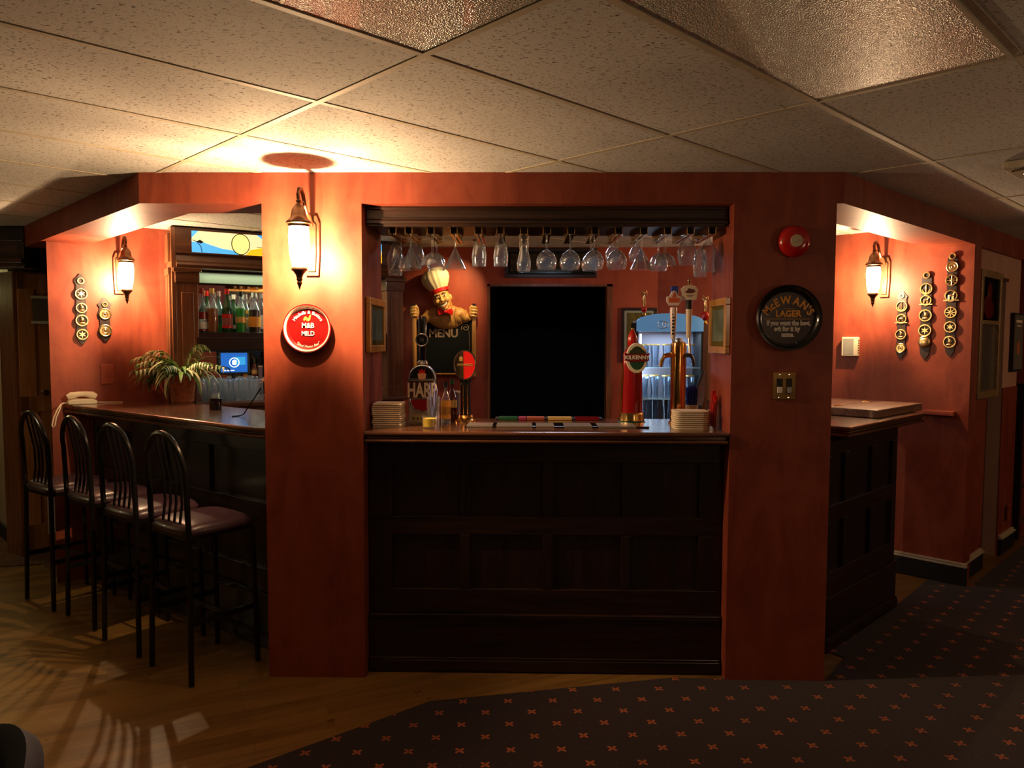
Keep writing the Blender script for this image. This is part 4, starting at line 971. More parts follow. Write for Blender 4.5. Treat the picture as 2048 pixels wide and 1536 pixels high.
b = MB(); b.ell((.0, -.02, -.04), (.03, .03, .012), 14, 8); b.build('lens', 'steel', t, smooth=True)

t = thing('ceiling_fill_tube', 'added cool-white fill tube on the ceiling, out of sight behind the glass rack', 'ceiling light', (.25, 1.05, H-.001))  # unseen fixture added as cool fill for the glasses and bar interior
b = MB(); b.box(-.30, .30, -.04, .04, -.03, 0); b.build('housing', 'tbar', t)
b = MB(); b.tube([(-.28, 0, -.042), (.28, 0, -.042)], .011, 10); b.build('tube', simple('cool_fill_tube_lit', (.8, .9, 1), .3, emit=(.72, .80, 1), es=5), t)
l = light('tube_fill_light', 'AREA', (0, 0, -.058), 4.5, (.80, .80, 1), .56, sy=.03); l.parent = t

# ================================================================== overhead glass rack and hanging glasses
rk = thing('glass_rack', 'dark wooden overhead glass rack with brass rails spanning the counter opening', 'glass rack', (0, 0, 2.2))
b = MB(); b.box(-.738, 1.004, .085, .115, 0.0, .094); b.box(-.738, 1.004, .073, .085, .012, .028); b.box(-.738, 1.004, .078, .085, .032, .040); b.box(-.738, 1.004, .076, .085, .080, .094); b.build('fascia_board', 'dwood_x', rk, bevel=.003)
b = MB(); b.box(-.738, 1.004, .115, .50, .012, .10); b.build('soffit_board', 'dwood_x', rk)
HX = [Py(px, 465, .14).x for px in (786, 818, 862, 908, 957, 1001, 1048, 1094, 1142, 1190, 1237, 1287, 1335, 1380, 1423)]
for x in HX:
    b = MB()
    for s_ in (-1, 1): b.box(x+s_*.017-.0016, x+s_*.017+.0016, .125, .49, -.030, .012); b.box(min(x+s_*.017, x+s_*.004), max(x+s_*.017, x+s_*.004), .125, .49, -.0315, -.029); b.box(min(x+s_*.015, x+s_*.030), max(x+s_*.015, x+s_*.030), .122, .135, .002, .006)
    b.box(x-.017, x+.017, .49, .493, -.030, .01); b.build('hanging_rail', 'brass', rk)
GP = {   # profile as (radius, depth below the foot)
 'tulip': [(.001, 0), (.033, .001), (.033, .004), (.006, .010), (.005, .035), (.018, .055), (.034, .095), (.041, .135), (.038, .175), (.032, .205)],
 'martini': [(.001, 0), (.034, .001), (.034, .004), (.005, .010), (.004, .065), (.008, .075), (.055, .170), (.057, .172)],
 'coupe': [(.001, 0), (.034, .001), (.034, .004), (.006, .010), (.0055, .085), (.012, .092), (.040, .110), (.054, .140), (.056, .155)],
 'tumbler': [(.001, 0), (.030, .001), (.030, .006), (.012, .016), (.014, .026), (.028, .055), (.037, .100), (.037, .125), (.033, .158)],
 'pilsner': [(.001, 0), (.028, .001), (.028, .010), (.020, .025), (.024, .045), (.021, .080), (.030, .115), (.036, .145), (.032, .178), (.030, .182)],
 'balloon': [(.001, 0), (.033, .001), (.033, .004), (.005, .010), (.004, .072), (.010, .078), (.036, .095), (.051, .125), (.051, .150), (.043, .172)],
 'round': [(.001, 0), (.033, .001), (.033, .004), (.006, .010), (.005, .035), (.025, .048), (.043, .080), (.041, .105), (.033, .122)],
 'goblet': [(.001, 0), (.034, .001), (.034, .005), (.007, .012), (.012, .022), (.032, .040), (.048, .085), (.047, .115), (.038, .150)],
 'hurricane': [(.001, 0), (.033, .001), (.033, .005), (.007, .012), (.008, .03), (.030, .055), (.042, .085), (.034, .115), (.030, .14), (.038, .185)]}
KIND = {'tulip': ('tall tulip beer glass', 'beer_glass'), 'martini': ('cone-shaped martini glass', 'martini_glass'), 'coupe': ('long-stemmed wide coupe glass', 'coupe_glass'), 'tumbler': ('short-necked footed beer glass', 'beer_glass'), 'pilsner': ('cut hourglass-shaped beer glass', 'beer_glass'), 'balloon': ('long-stemmed balloon wine glass', 'wine_glass'), 'round': ('short-stemmed round brandy glass', 'brandy_glass'), 'goblet': ('broad goblet', 'goblet'), 'hurricane': ('curvy hurricane glass', 'hurricane_glass')}
protoG = {}
def hang(kind, k, y, lab, sc=1):
    if kind not in protoG:
        t = thing(KIND[kind][1], 'x', 'glass'); prof = [(r, -z) for r, z in GP[kind]]
        i = 3 if kind != 'tumbler' and kind != 'pilsner' else 2
        b = MB(); b.lathe(prof[:i+1], 28); b.build('foot', 'glass2', t, smooth=True, sharp=60)
        b = MB(); b.lathe(prof[i:]+[(r*.965, z+.001) for r, z in prof[:max(i+1, 5)-1:-1]], 32); b.build('bowl', 'glass2', t, smooth=True, sharp=60)
        protoG[kind] = t; o = t
    else: o = copy_tree(protoG[kind])
    o.location = (HX[k], y, 2.178); o.scale = (sc, sc, sc); o['group'] = 'glasses hanging from the overhead rack'; o['label'] = lab
for k, kind in enumerate(('tulip', 'martini', 'coupe', 'martini', 'tumbler', 'tumbler', 'pilsner', 'balloon', 'balloon', 'balloon', 'balloon', 'martini', 'coupe', 'goblet', 'hurricane')):
    hang(kind, k, .20, '%s hanging upside down, %s from the left in the rack\'s front row' % (KIND[kind][0], ORD[k]))
for k, kind in ((0, 'martini'), (1, 'goblet'), (2, 'balloon'), (9, 'balloon'), (10, 'round'), (11, 'round'), (12, 'balloon'), (14, 'tulip')):
    hang(kind, k, .37, 'rear-row %s, behind the rack\'s %s front glass' % (KIND[kind][0], ORD[k]), .95)

# ================================================================== things on the middle counter
ZC = CT+.0004
def stack(x0, x1, y0, y1, n, th, label, grp, corner=.004, jit=.0045):
    rnd = random.Random(n)
    for k in range(n):
        dx, dy = rnd.uniform(-jit, jit), rnd.uniform(-jit, jit); w_, d_ = (x1-x0)/2, (y1-y0)/2; c = corner
        b = MB(); pts = []
        for cx_, cy_, a0 in ((w_-c, d_-c, 0), (-w_+c, d_-c, 90), (-w_+c, -d_+c, 180), (w_-c, -d_+c, 270)):
            for j in range(5): a = R(a0+j*22.5); pts.append((cx_+c*math.cos(a), cy_+c*math.sin(a)))
        b.prism(pts, 0, th*.70); o = b.build('paper_napkin', 'napkin', None, loc=((x0+x1)/2+dx, (y0+y1)/2+dy, ZC+k*th))
        tag(o, label % ('topmost' if k == n-1 else 'bottom one' if k == 0 else ORD[n-1-k]+' from the top'), 'napkin', grp)
stack(-.730, -.585, .15, .29, 12, .0102, 'folded white napkin beside the HARP tap, %s of its square stack', 'napkins in the left stack', .004)
stack(.775, .945, .125, .26, 9, .0102, 'cream rounded-corner napkin by the brass tower, %s of its stack', 'napkins in the right stack', .03, .002)

# HARP fount
t = thing('harp_tap', 'beer tap with domed lager sign lettered HARP and black handle', 'beer tap', (-.500, .325, ZC))
b = MB(); b.slab([(-.072, .004), (.072, .004), (.072, .232)]+[(.072*math.cos(R(a)), .232+.078*math.sin(R(a))) for a in range(15, 180, 15)]+[(-.072, .232)], -.028, .028); b.build('tap_body', 'steel', t, bevel=.006)
b = MB(); b.slab([(.062*math.cos(R(a)), .238+.066*math.sin(R(a))) for a in range(0, 181, 12)], -.0300, -.028); b.build('arch_panel', 'blackgloss', t)
b = MB(); b.box(-.072, .072, -.0305, -.0282, .135, .225); b.build('name_panel', simple('brown_panel', (.06, .018, .010), .3, coat=.3), t)
b = MB(); b.slab([(-.062, .13), (.062, .13), (.055, .10), (.035, .078), (0, .068), (-.035, .078), (-.055, .10)], -.0305, -.0282); b.build('lower_panel', 'darkred', t)
b = MB(); b.tube([(-.064, -.031, .13), (-.056, -.031, .098), (-.035, -.031, .074), (0, -.031, .064), (.035, -.031, .074), (.056, -.031, .098), (.064, -.031, .13)], .0035, 8); b.tube([(-.074, -.031, .229), (.074, -.031, .229)], .004, 8); b.build('rim', 'chrome', t, smooth=True)
text_mb('HARP', .105, 0, .142, -.0318, bold=.003, xs=.58).build('lettering', simple('beige_print', (.55, .44, .34), .5), t)
b = MB(); b.slab([(-.022, .262), (0, .272), (.022, .262), (.018, .236), (0, .222), (-.018, .236)], -.0325, -.030); b.build('shield', simple('peach_print', (.75, .36, .20), .4), t)
b = MB(); b.slab([(-.018, .286), (-.008, .276), (0, .288), (.008, .276), (.018, .286), (.014, .266), (-.014, .266)], -.0335, -.030); b.build('crown', 'redm', t)
b = MB(); b.box(-.058, .058, -.0300, -.028, .012, .050); b.build('foot_panel', simple('olive_gold', (.35, .25, .10), .4, .3), t)
b = MB()
for k in range(5): b.ell((-.044+k*.022, -.031, .030), (.005, .002, .006), 8, 6)
b.build('studs', 'black', t)
b = MB(); b.lathe([(.001, .31), (.030, .31), (.026, .325), (.012, .335), (.001, .336)], 20); b.build('collar', 'chrome', t, smooth=True)
b = MB(); b.lathe([(.001, .335), (.016, .335), (.020, .42), (.024, .54), (.018, .558), (.001, .56)], 16); b.build('tap_handle', 'blackgloss', t, smooth=True)
b = MB(); b.tube([(-.013, -.020, .46), (-.014, -.026, .55)], .003, 6); b.tube([(.013, -.020, .46), (.014, -.026, .55)], .003, 6); b.tube([(-.011, -.017, .35), (-.011, -.018, .40)], .003, 6); b.build('handle_trim', 'chrome', t)
b = MB(); b.disc((0, .437), .034, -.032, -.020, 28); b.build('badge', 'blackgloss', t); b = MB(); b.ring((0, -.033, .437), .031, .003, 28, 6); b.build('badge_rim', 'steel', t)
text_mb('H', .03, 0, .427, -.034, bold=.001).build('lettering', simple('dim_silver', (.3, .3, .3), .4, 1), t)

# oval SMITHWICK'S tap
p = Pz(930, 843, CT)
t = thing('smithwicks_tap', 'black and brass tap column with an oval red sign lettered SMITHWICK\'S', 'beer tap', (-.287, .455, ZC))
b = MB(); b.lathe([(.001, 0), (.060, 0), (.058, .010), (.046, .020), (.040, .034), (.001, .034)], 28); b.build('base_flange', 'copper', t, smooth=True)
b = MB(); b.lathe([(.001, .034), (.030, .034), (.027, .10), (.027, .20), (.035, .235), (.001, .24)], 24); b.build('column', 'blackgloss', t, smooth=True)
b = MB()
for a in (-60, -20, 25): b.tube([(.029*math.sin(R(a)), -.029*math.cos(R(a)), .04), (.029*math.sin(R(a)), -.029*math.cos(R(a)), .20)], .003, 6)
b.build('column_trim', 'copper', t, smooth=True)
def oval(cx_, cz, rx, rz_, n=36, a0=0, a1=360): return [(cx_+rx*math.cos(R(a0+(a1-a0)*k/n)), cz+rz_*math.sin(R(a0+(a1-a0)*k/n))) for k in range(n+(0 if a1-a0 == 360 else 1))]
b = MB(); b.slab(oval(0, .305, .060, .080), -.040, -.012); b.build('sign_back', 'blackgloss', t)
b = MB(); b.slab(oval(0, .305, .053, .073), -.0420, -.040); b.build('sign_face', 'redm', t)
b = MB(); b.slab(oval(0, .305, .053, .073, 18, 100, 262), -.0430, -.042); b.build('sign_dark_half', simple('brown_green_print', (.045, .028, .012), .3, coat=.3), t)
b = MB(); b.tube([(x, -.043, z) for x, z in oval(0, .305, .057, .077)], .004, 8, True); b.build('sign_rim', 'chrome', t, smooth=True)
text_mb("SMITHWICK'S", .0175, 0, .300, -.0445, bold=.0003, xs=.78).build('lettering', 'gold', t)
b = MB(); b.slab([(-.030, .325), (-.012, .325), (-.012, .345), (-.021, .352), (-.030, .345)], -.0442, -.043); b.build('crest', 'gold', t)

# KILKENNY tap
t = thing('kilkenny_tap', 'tall red and brass beer tap with oval sign lettered KILKENNY', 'beer tap', (.607, .455, ZC))
b = MB(); b.lathe([(.001, 0), (.074, 0), (.072, .006), (.001, .010)], 32); b.build('base_mat', 'green', t, smooth=True)
b = MB(); b.lathe([(.001, .010), (.068, .010), (.066, .020), (.064, .045), (.058, .052), (.001, .052)], 32); b.build('base_flange', 'brass', t, smooth=True)
b = MB(); b.lathe([(.001, .052), (.058, .052), (.056, .15), (.052, .30), (.048, .37), (.030, .40), (.001, .405)], 32); b.build('column', simple('red_lacquer', (.30, .006, .008), .18, coat=.7), t, smooth=True)
b = MB(); b.tube([(-.056, -.020, .052), (-.053, -.020, .16), (-.049, -.018, .30)], .004, 8); b.tube([(-.060, -.002, .052), (-.058, -.002, .16), (-.052, -.002, .32)], .005, 8); b.build('side_trim', 'copper', t, smooth=True)
b = MB(); b.slab(oval(.015, .345, .056, .080), -.068, -.040); b.build('sign_back', 'cream', t, bevel=.003)
b = MB(); b.slab(oval(.015, .345, .041, .062), -.0695, -.068); b.build('sign_face', 'green', t)
b = MB(); b.slab([(-.030, .365), (-.022, .385), (-.008, .388), (.0, .400), (.014, .408), (.026, .398), (.040, .388), (.052, .385), (.060, .365)], -.0710, -.068); b.build('sign_hills', simple('dark_moss', (.03, .035, .012), .5), t)
b = MB(); b.slab([(-.052, .372), (-.030, .368), (.015, .366), (.060, .368), (.082, .372), (.076, .352), (.080, .332), (.060, .328), (.015, .326), (-.030, .328), (-.050, .332), (-.046, .352)], -.0735, -.0695); b.build('sign_banner', 'darkred', t)
text_mb('KILKENNY', .0285, .015, .339, -.0755, bold=.0006, xs=.94).build('lettering', 'white', t)
b = MB(); b.lathe([(.001, .40), (.020, .40), (.026, .42), (.026, .45), (.018, .475), (.010, .49), (.001, .493)], 20); b.build('tap_handle', 'red', t, smooth=True)
b = MB(); b.ell((0, 0, .497), (.009, .009, .007), 12, 8); b.build('handle_tip', 'brass', t, smooth=True)

# brass draught tower with two handles
t = thing('draught_tower', 'polished brass cylinder draught tower carrying two tall pale tap handles', 'beer tap', (.842, .400, ZC))
b = MB(); b.lathe([(.001, 0), (.048, 0), (.048, .01), (.040, .016), (.040, .405), (.037, .425), (.028, .432), (.001, .434)], 32); b.build('tower', 'copper', t, smooth=True)
b = MB(); b.tube([(-.02, -.02, .36), (-.06, -.035, .362), (-.085, -.042, .355)], .013, 10); b.tube([(-.078, -.04, .36), (-.095, -.045, .335), (-.102, -.047, .300)], .009, 10); b.build('faucet', 'brass', t, smooth=True)
b = MB(); b.tube([(.02, -.02, .36), (.045, -.035, .362), (.062, -.042, .355)], .011, 10); b.tube([(.058, -.04, .36), (.068, -.045, .335), (.070, -.047, .305)], .008, 10); b.build('faucet', 'dwood_z', t, smooth=True)
b = MB(); b.lathe([(.001, .434), (.02, .434), (.018, .45), (.001, .452)], 16); b.tube([(-.03, -.01, .43), (-.03, -.01, .455)], .007, 8); b.tube([(.052, -.035, .37), (.05, -.02, .45)], .007, 8); b.build('fittings', 'chrome', t, smooth=True)
ivory = simple('ivory_ceramic', (.72, .60, .44), .3, coat=.3); pinkish = simple('pale_pink_ceramic', (.72, .55, .50), .3, coat=.3)
h1 = MB(); h1.lathe([(.001, 0), (.012, 0), (.014, .05), (.019, .15), (.017, .165), (.001, .168)], 16, (-.034, -.02, .445)); h1o = h1.build('tap_handle', pinkish, t, smooth=True)
b = MB(); b.slab([(-.072, .665), (-.055, .672), (-.045, .692), (-.034, .698), (-.023, .692), (-.013, .672), (.004, .665), (.003, .640), (-.010, .620), (-.058, .620), (-.071, .640)], -.034, -.014); b.build('badge', pinkish, h1o, bevel=.002)
b = MB(); b.slab([(-.062, .660), (-.006, .660), (-.008, .635), (-.060, .635)], -.0360, -.034); b.slab([(-.045, .662), (-.034, .690), (-.023, .662)], -.036, -.034); b.build('badge_face', simple('orange_red_print', (.62, .10, .02), .4), h1o)
text_mb('MILLER', .02, -.034, .640, -.0370, bold=.0004, xs=.7).build('lettering', 'gold', h1o) if 0 else None
b = MB()
for k in range(8): b.box(-.043, -.031, -.0372, -.0352, .468+k*.017, .478+k*.017)
b.T = Matrix.Translation((0, .0, 0)); b.build('upright_lettering', 'navy', h1o)
b = MB(); b.box(-.044, -.006, -.012, .012, .680, .722); b.build('badge_block', 'blue', h1o, bevel=.004)
h2 = MB(); h2.lathe([(.001, 0), (.012, 0), (.014, .06), (.017, .150), (.001, .152)], 16, (.048, -.01, .452)); h2o = h2.build('tap_handle', ivory, t, smooth=True)
b = MB(); b.lathe([(.001, .600), (.0165, .600), (.0165, .648), (.001, .650)], 16, (.048, -.01, 0)); b.build('collar', 'black', h2o, smooth=True)
b = MB(); b.slab([(.012, .650), (.084, .650), (.092, .705), (.078, .722), (.050, .728), (.020, .722), (.004, .705)], -.026, -.004); b.build('badge', ivory, h2o, bevel=.002)
b = MB(); b.slab([(.022, .690), (.034, .698), (.044, .712), (.054, .704), (.066, .706), (.074, .692), (.060, .684), (.036, .684)], -.028, -.026); b.box(.030, .068, -.0275, -.026, .672, .675); b.box(.036, .062, -.0275, -.026, .664, .667); b.build('badge_print', simple('brown_print', (.10, .035, .02), .5), h2o)
b = MB(); b.lathe([(.001, 0), (.008, 0), (.009, .006), (.005, .012), (.009, .022), (.006, .030), (.001, .034)], 12, (.048, -.012, .726)); b.build('handle_tip', 'brass', h2o, smooth=True)

# small glassware and bottles by the HARP tap
t = thing('lemonade_glass', 'short glass of yellow drink at the counter edge by the HARP tap', 'glass', (-.440, .135, ZC))
b = MB(); b.lathe([(.001, 0), (.036, 0), (.039, .062), (.0375, .062), (.035, .006), (.001, .006)], 24); b.build('glass_body', 'glass', t, smooth=True)
b = MB(); b.lathe([(.001, .007), (.0345, .007), (.0362, .048), (.001, .049)], 24); b.build('drink', 'yellow', t, smooth=True)
t = thing('stirrer_glass', 'tall clear glass holding a few stirrers, behind the yellow drink', 'glass', (-.435, .245, ZC))
b = MB(); b.lathe([(.001, 0), (.030, 0), (.036, .15), (.0345, .15), (.029, .008), (.001, .008)], 24); b.build('glass_body', 'glass2', t, smooth=True)
b = MB()
for k in range(5): b.tube([(.008*math.cos(k), .008*math.sin(k), .010), (.022*math.cos(k*1.3), .022*math.sin(k*1.3), .19+.01*k)], .0025, 6)
b.build('stirrers', simple('violet_plastic', (.22, .20, .42), .3), t)
def bott(name, lab, pos, h, r, body, capm, labels=None): return bottle(name, lab, pos, h, r, body, None, labels, capm=capm, grp='bottles behind the middle counter taps')
bott('syrup_bottle', 'amber bottle with black pourer and orange label between the two left taps', (-.385, .375, ZC), .215, .026, 'glass2', 'black', [(.10, .55, 'orange'), (.2, .4, 'gold')])
bott('syrup_bottle', 'dark red bottle with green neck between the two left taps', (-.362, .478, ZC), .225, .026, simple('wine_dark', (.10, .008, .006), .15, coat=.4), 'green', [(.32, .5, 'gold')])
t = thing('lidded_jar', 'narrow lilac jar with pale lid beside the oval tap column', 'jar', (-.344, .545, ZC)); b = MB(); b.lathe([(.001, 0), (.020, 0), (.020, .145), (.001, .146)], 20); b.build('jar_body', simple('lilac_glass', (.22, .16, .22), .3), t, smooth=True)
b = MB(); b.lathe([(.001, .146), (.024, .146), (.024, .156), (.001, .157)], 20); b.build('jar_lid', 'napkin', t, smooth=True)

# mats
t = thing('bar_mat', 'long black rubber bar mat with pale stripes along the counter front', 'bar mat', (.2, .22, ZC))
b = MB(); b.box(-.47, .455, -.055, .11, 0, .008); b.build('rubber_mat', 'blackgloss', t, bevel=.003)
b = MB()
for x0, x1 in ((-.46, -.33), (-.31, -.13), (-.11, -.02), (.03, .17), (.20, .39)): b.box(x0, x1, -.0556, .09, .0083, .0093); b.box(x0, x1, -.0562, -.055, .001, .009)
b.build('pale_stripes', simple('stripe_grey', (.22, .18, .15), .35), t)  # pale grey stripes on the mat's top and front edge
t = thing('bar_towel', 'folded multicoloured bar towel at the back of the middle counter', 'towel', (.16, .56, ZC))
b = MB(); b.box(-.29, .30, -.045, .045, 0, .012); b.build('towel_cloth', 'black', t, bevel=.004)
for x0, x1, m_ in ((-.27, -.17, 'green'), (-.16, -.12, simple('magenta_cloth', (.25, .01, .05), .8)), (-.115, -.02, simple('rust_cloth', (.28, .05, .01), .8)), (.0, .13, 'gold'), (.15, .28, 'darkred')):
    b = MB(); b.box(x0, x1, -.0465, .04, .0125, .0140); b.box(x0, x1, -.0475, -.0455, .002, .0140); b.build('stripe', m_, t)
# straws, card, red picks
t = thing('straw_cup', 'cream cup packed with blue straws behind the right napkins', 'cup', (.928, .46, ZC))
b = MB(); b.lathe([(.001, 0), (.030, 0), (.036, .095), (.034, .095), (.028, .006), (.001, .006)], 24); b.build('cup_body', 'cream', t, smooth=True)
b = MB()
for k in range(38): a = k*2.4; rr = .028*math.sqrt(k/38); b.tube([(rr*.8*math.cos(a), rr*.8*math.sin(a), .01), (rr*1.15*math.cos(a), rr*1.15*math.sin(a), .185+.012*math.sin(k*7))], .0032, 6)
s_ = b.build('straws', 'blue', t); s_['kind'] = 'stuff'
t = thing('card_stand', 'pale blue card leaning in a black stand at the right end of the counter', 'card', (.985, .52, ZC), R(18))
b = MB(); b.slab([(-.03, .10), (.012, .08), (.03, .14), (.03, .27), (.02, .26), (-.034, .14)], -.004, .0); b.build('card', simple('pale_blue_card', (.42, .52, .66), .5), t)
b = MB(); b.box(-.03, .03, -.02, .03, 0, .012); b.box(-.04, -.033, -.005, .005, .01, .17); b.slab([(-.036, .135), (.022, .27), (.018, .275), (-.04, .14)], -.006, .002); b.build('stand', 'black', t)
t = thing('pick_holder', 'clear plastic box of long red straws at the right end of the counter', 'holder', (.976, .19, ZC))
b = MB(); b.box(-.026, .026, -.03, -.0285, 0, .14); b.box(-.026, .026, .0285, .03, 0, .14); b.box(-.026, -.0245, -.0285, .0285, 0, .14); b.box(.0245, .026, -.0285, .0285, 0, .14); b.box(-.026, .026, -.03, .03, 0, .003); b.build('clear_box', 'glass', t)
b = MB(); rnd = random.Random(3)
for k in range(26): x, y = rnd.uniform(-.019, .019), rnd.uniform(-.022, .022); b.tube([(x*.8-.004, y, .004), (x+.004*rnd.random(), y, .13+rnd.uniform(0, .06)*(x > -.005))], .0028, 6)
s_ = b.build('red_straws', 'redm', t); s_['kind'] = 'stuff'

# ================================================================== chef figure with the menu board on the back wall
ch0 = Py(888, 690, 2.85)
t = thing('chef_menu_board', 'painted chef figure holding a MENU chalkboard on the back wall', 'menu board', (ch0.x, 2.849, ch0.z))
def c(px, py): q = Py(px, py, 2.80); return (q.x-ch0.x, q.z-ch0.z)
x0, z1 = c(831, 637); x1, z0 = c(945, 748)
b = MB(); b.box(x0, x1, -.050, -.030, z0, z1); b.build('chalkboard', 'board', t)
lx, rx = c(829, 640)[0], c(948, 640)[0]; zt = c(829, 611)[1]; zb = c(829, 752)[1]
for x in (lx, rx):
    b = MB(); b.tube([(x, -.052, zb), (x, -.052, zt)], .019, 12); b.build('post', 'oakframe', t, smooth=True)
    b = MB(); b.tube([(x, -.052, zt-.002), (x, -.052, zt+.016)], .020, 12); b.build('post_cap', 'dwood_z', t, smooth=True)
b = MB(); b.tube([(x0, -.05, z1), (x1, -.05, z1)], .010, 8); b.tube([(x0, -.05, z0), (x1, -.05, z0)], .008, 8); b.build('board_edge', 'oakframe', t, smooth=True)
mx, mz = c(887, 674)
text_mb('MENU', .095, mx, mz-.0, -.0525, bold=.003, xs=.95).build('lettering', 'chalk', t)
b = MB(); sx, sz = c(931, 656); b.tube([(sx+(.006+.030*k/22)*math.cos(k*.45), -.053, sz+(.006+.030*k/22)*math.sin(k*.45)) for k in range(23)], .004, 6); b.tube([(sx+.026, -.053, sz-.02), (sx+.032, -.053, sz-.05), (sx+.032, -.053, sz-.24)], .002, 6)
sx, sz = c(846, 656); b.tube([(sx-(.006+.026*k/18)*math.cos(k*.45), -.053, sz+(.006+.026*k/18)*math.sin(k*.45)) for k in range(19)], .004, 6); b.build('scroll_work', 'chalk', t)
# torso and arms, one remeshed body
hx, hz = c(893, 632)
b = MB()
b.ell((hx, -.035, hz-.01), (.165, .055, .105), 28, 16); b.ell((hx-.10, -.04, hz+.0), (.075, .055, .075), 20, 12); b.ell((hx+.10, -.04, hz+.0), (.075, .055, .075), 20, 12); b.ell((hx, -.05, hz+.09), (.05, .045, .06), 16, 10)
b.tube([(hx-.13, -.05, hz+.02), (lx+.085, -.055, hz-.03), (lx+.045, -.060, hz-.035)], [.055, .040, .028], 14); b.tube([(hx+.13, -.05, hz+.02), (rx-.065, -.055, hz-.02), (rx-.035, -.060, hz-.010)], [.055, .042, .030], 14)
b.v = [(x_, min(y_, -.004), z_) for x_, y_, z_ in b.v]
b.build('chef_coat', 'shirt', t, remesh=.006)
b = MB()
for k in range(4):
    for s_ in (-1, 1): b.tube([(hx+s_*(.05+k*.032), -.092+.006*k, hz+.075-.012*k), (hx+s_*(.035+k*.036), -.096+.006*k, hz+.0), (hx+s_*(.05+k*.04), -.088+.006*k, hz-.06)], .0022, 5)
b.build('coat_folds', simple('fold_brown', (.25, .12, .03), .6), t)
for s_, hxx in ((-1, lx), (1, rx)):
    zc = zt-.045; b = MB()
    b.ell((hxx-s_*.018, -.062, zc-.012), (.026, .024, .046), 16, 10)
    for k in range(4):
        z = zc+.028-.024*k; rr = (.0100, .0105, .0100, .0088)[k]; o_ = s_*(.0, .003, .001, -.005)[k]
        b.tube([(hxx-s_*.024, -.070, z), (hxx-s_*.010, -.088, z+.002), (hxx+o_+s_*.010, -.088, z), (hxx+o_+s_*.024, -.072, z-.003), (hxx+s_*.022, -.052, z-.004)], rr, 8)
    b.tube([(hxx-s_*.030, -.066, zc-.02), (hxx-s_*.030, -.078, zc+.022), (hxx-s_*.014, -.080, zc+.048)], [.013, .011, .008], 8)
    b.build('hand', 'skin', t, remesh=.0035)
# bow tie
bx, bz = c(893, 624); b = MB()
for s_ in (-1, 1): b.slab([(bx+s_*.008, bz+.010), (bx+s_*.055, bz+.032), (bx+s_*.066, bz+.0), (bx+s_*.055, bz-.034), (bx+s_*.008, bz-.010)][::s_], -.150, -.118)
b.ell((bx, -.148, bz), (.016, .014, .018), 12, 8); b.build('bow_tie', 'redm', t, bevel=.006)
# head, tilted
fx, fz = c(886, 598)
hd_ = bpy.data.objects.new('head', None); COL.objects.link(hd_); hd_.parent = t; hd_.location = (fx, -.102, fz); hd_.rotation_euler = (0, R(-19), R(0))
b = MB()
b.ell((0, 0, .0), (.070, .062, .090), 28, 18); b.ell((0, -.012, -.055), (.050, .050, .046), 20, 12)
b.ell((-.036, -.050, -.020), (.027, .020, .024), 14, 10); b.ell((.036, -.050, -.020), (.027, .020, .024), 14, 10)
b.ell((0, -.068, -.018), (.017, .026, .018), 14, 10); b.ell((0, -.060, .006), (.010, .018, .026), 12, 8); b.ell((0, -.046, -.088), (.028, .020, .016), 14, 10)
b.ell((0, -.050, .040), (.058, .016, .014), 16, 8)
for s_ in (-1, 1): b.ell((s_*.072, .0, -.008), (.012, .016, .026), 12, 8)
b.tube([(0, .01, -.08), (.02, .02, -.13)], [.038, .042], 14)
b.build('face', 'skin', hd_, remesh=.0035)
b = MB()
for s_ in (-1, 1): b.ell((s_*.027, -.060, .014), (.015, .006, .009), 14, 8)
b.slab([(-.030, -.052), (.036, -.040), (.030, -.060), (.010, -.068), (-.018, -.066)], -.071, -.060); b.build('eyes_and_teeth', 'hatw', hd_, smooth=True)
b = MB()
for s_ in (-1, 1): b.ell((s_*.027+.003, -.066, .013), (.005, .003, .007), 10, 6); b.tube([(s_*.010, -.064, .030), (s_*.028, -.067, .040), (s_*.050, -.060, .030)], [.003, .005, .002], 6)
b.tube([(-.038, -.062, -.044), (-.020, -.072, -.050), (.0, -.078, -.047), (.02, -.074, -.042), (.042, -.062, -.032)], [.002, .004, .005, .004, .002], 6); b.tube([(-.034, -.062, -.052), (-.018, -.070, -.069), (.010, -.072, -.071), (.034, -.066, -.058), (.044, -.058, -.038)], .003, 6); b.build('brows_and_mouth', simple('dark_brown_paint', (.06, .015, .008), .5), hd_)
b = MB(); b.tube([(-.024, -.067, -.072), (0, -.073, -.078), (.026, -.068, -.068)], [.003, .006, .003], 8)
b.build('lip', simple('lip_pink', (.55, .16, .08), .4), hd_, smooth=True)
b = MB(); b.lathe([(.074, .055), (.079, .058), (.080, .082), (.075, .086)], 32, T=Matrix.Diagonal((1, .85, 1, 1))); b.build('hat_band', 'redm', hd_, smooth=True)
b = MB(); n = 64; prof = [(.073, .084), (.092, .115), (.112, .155), (.116, .195), (.098, .235), (.065, .258), (.03, .262), (.001, .260)]; vs = []; fs = []
for k in range(n):
    a = 2*PI*k/n
    for i, (r_, z) in enumerate(prof): f_ = 1+(.035 if i < 5 else .02)*math.cos(16*a); vs.append((r_*f_*math.cos(a), .82*r_*f_*math.sin(a), z+.006*math.sin(3*a)*(i > 3)))
m_ = len(prof)
for k in range(n):
    for i in range(m_-1): fs.append((k*m_+i, ((k+1) % n)*m_+i, ((k+1) % n)*m_+i+1, k*m_+i+1))
b.add(vs, fs); b.build('chef_hat', 'hatw', hd_, smooth=True, sharp=80)
sp = light('chef_spot', 'SPOT', (-.34, 2.38, 2.42), 40, (1, .70, .32), .02, spot=70, blend=.9); aim(sp, (-.62, 2.80, 2.00))
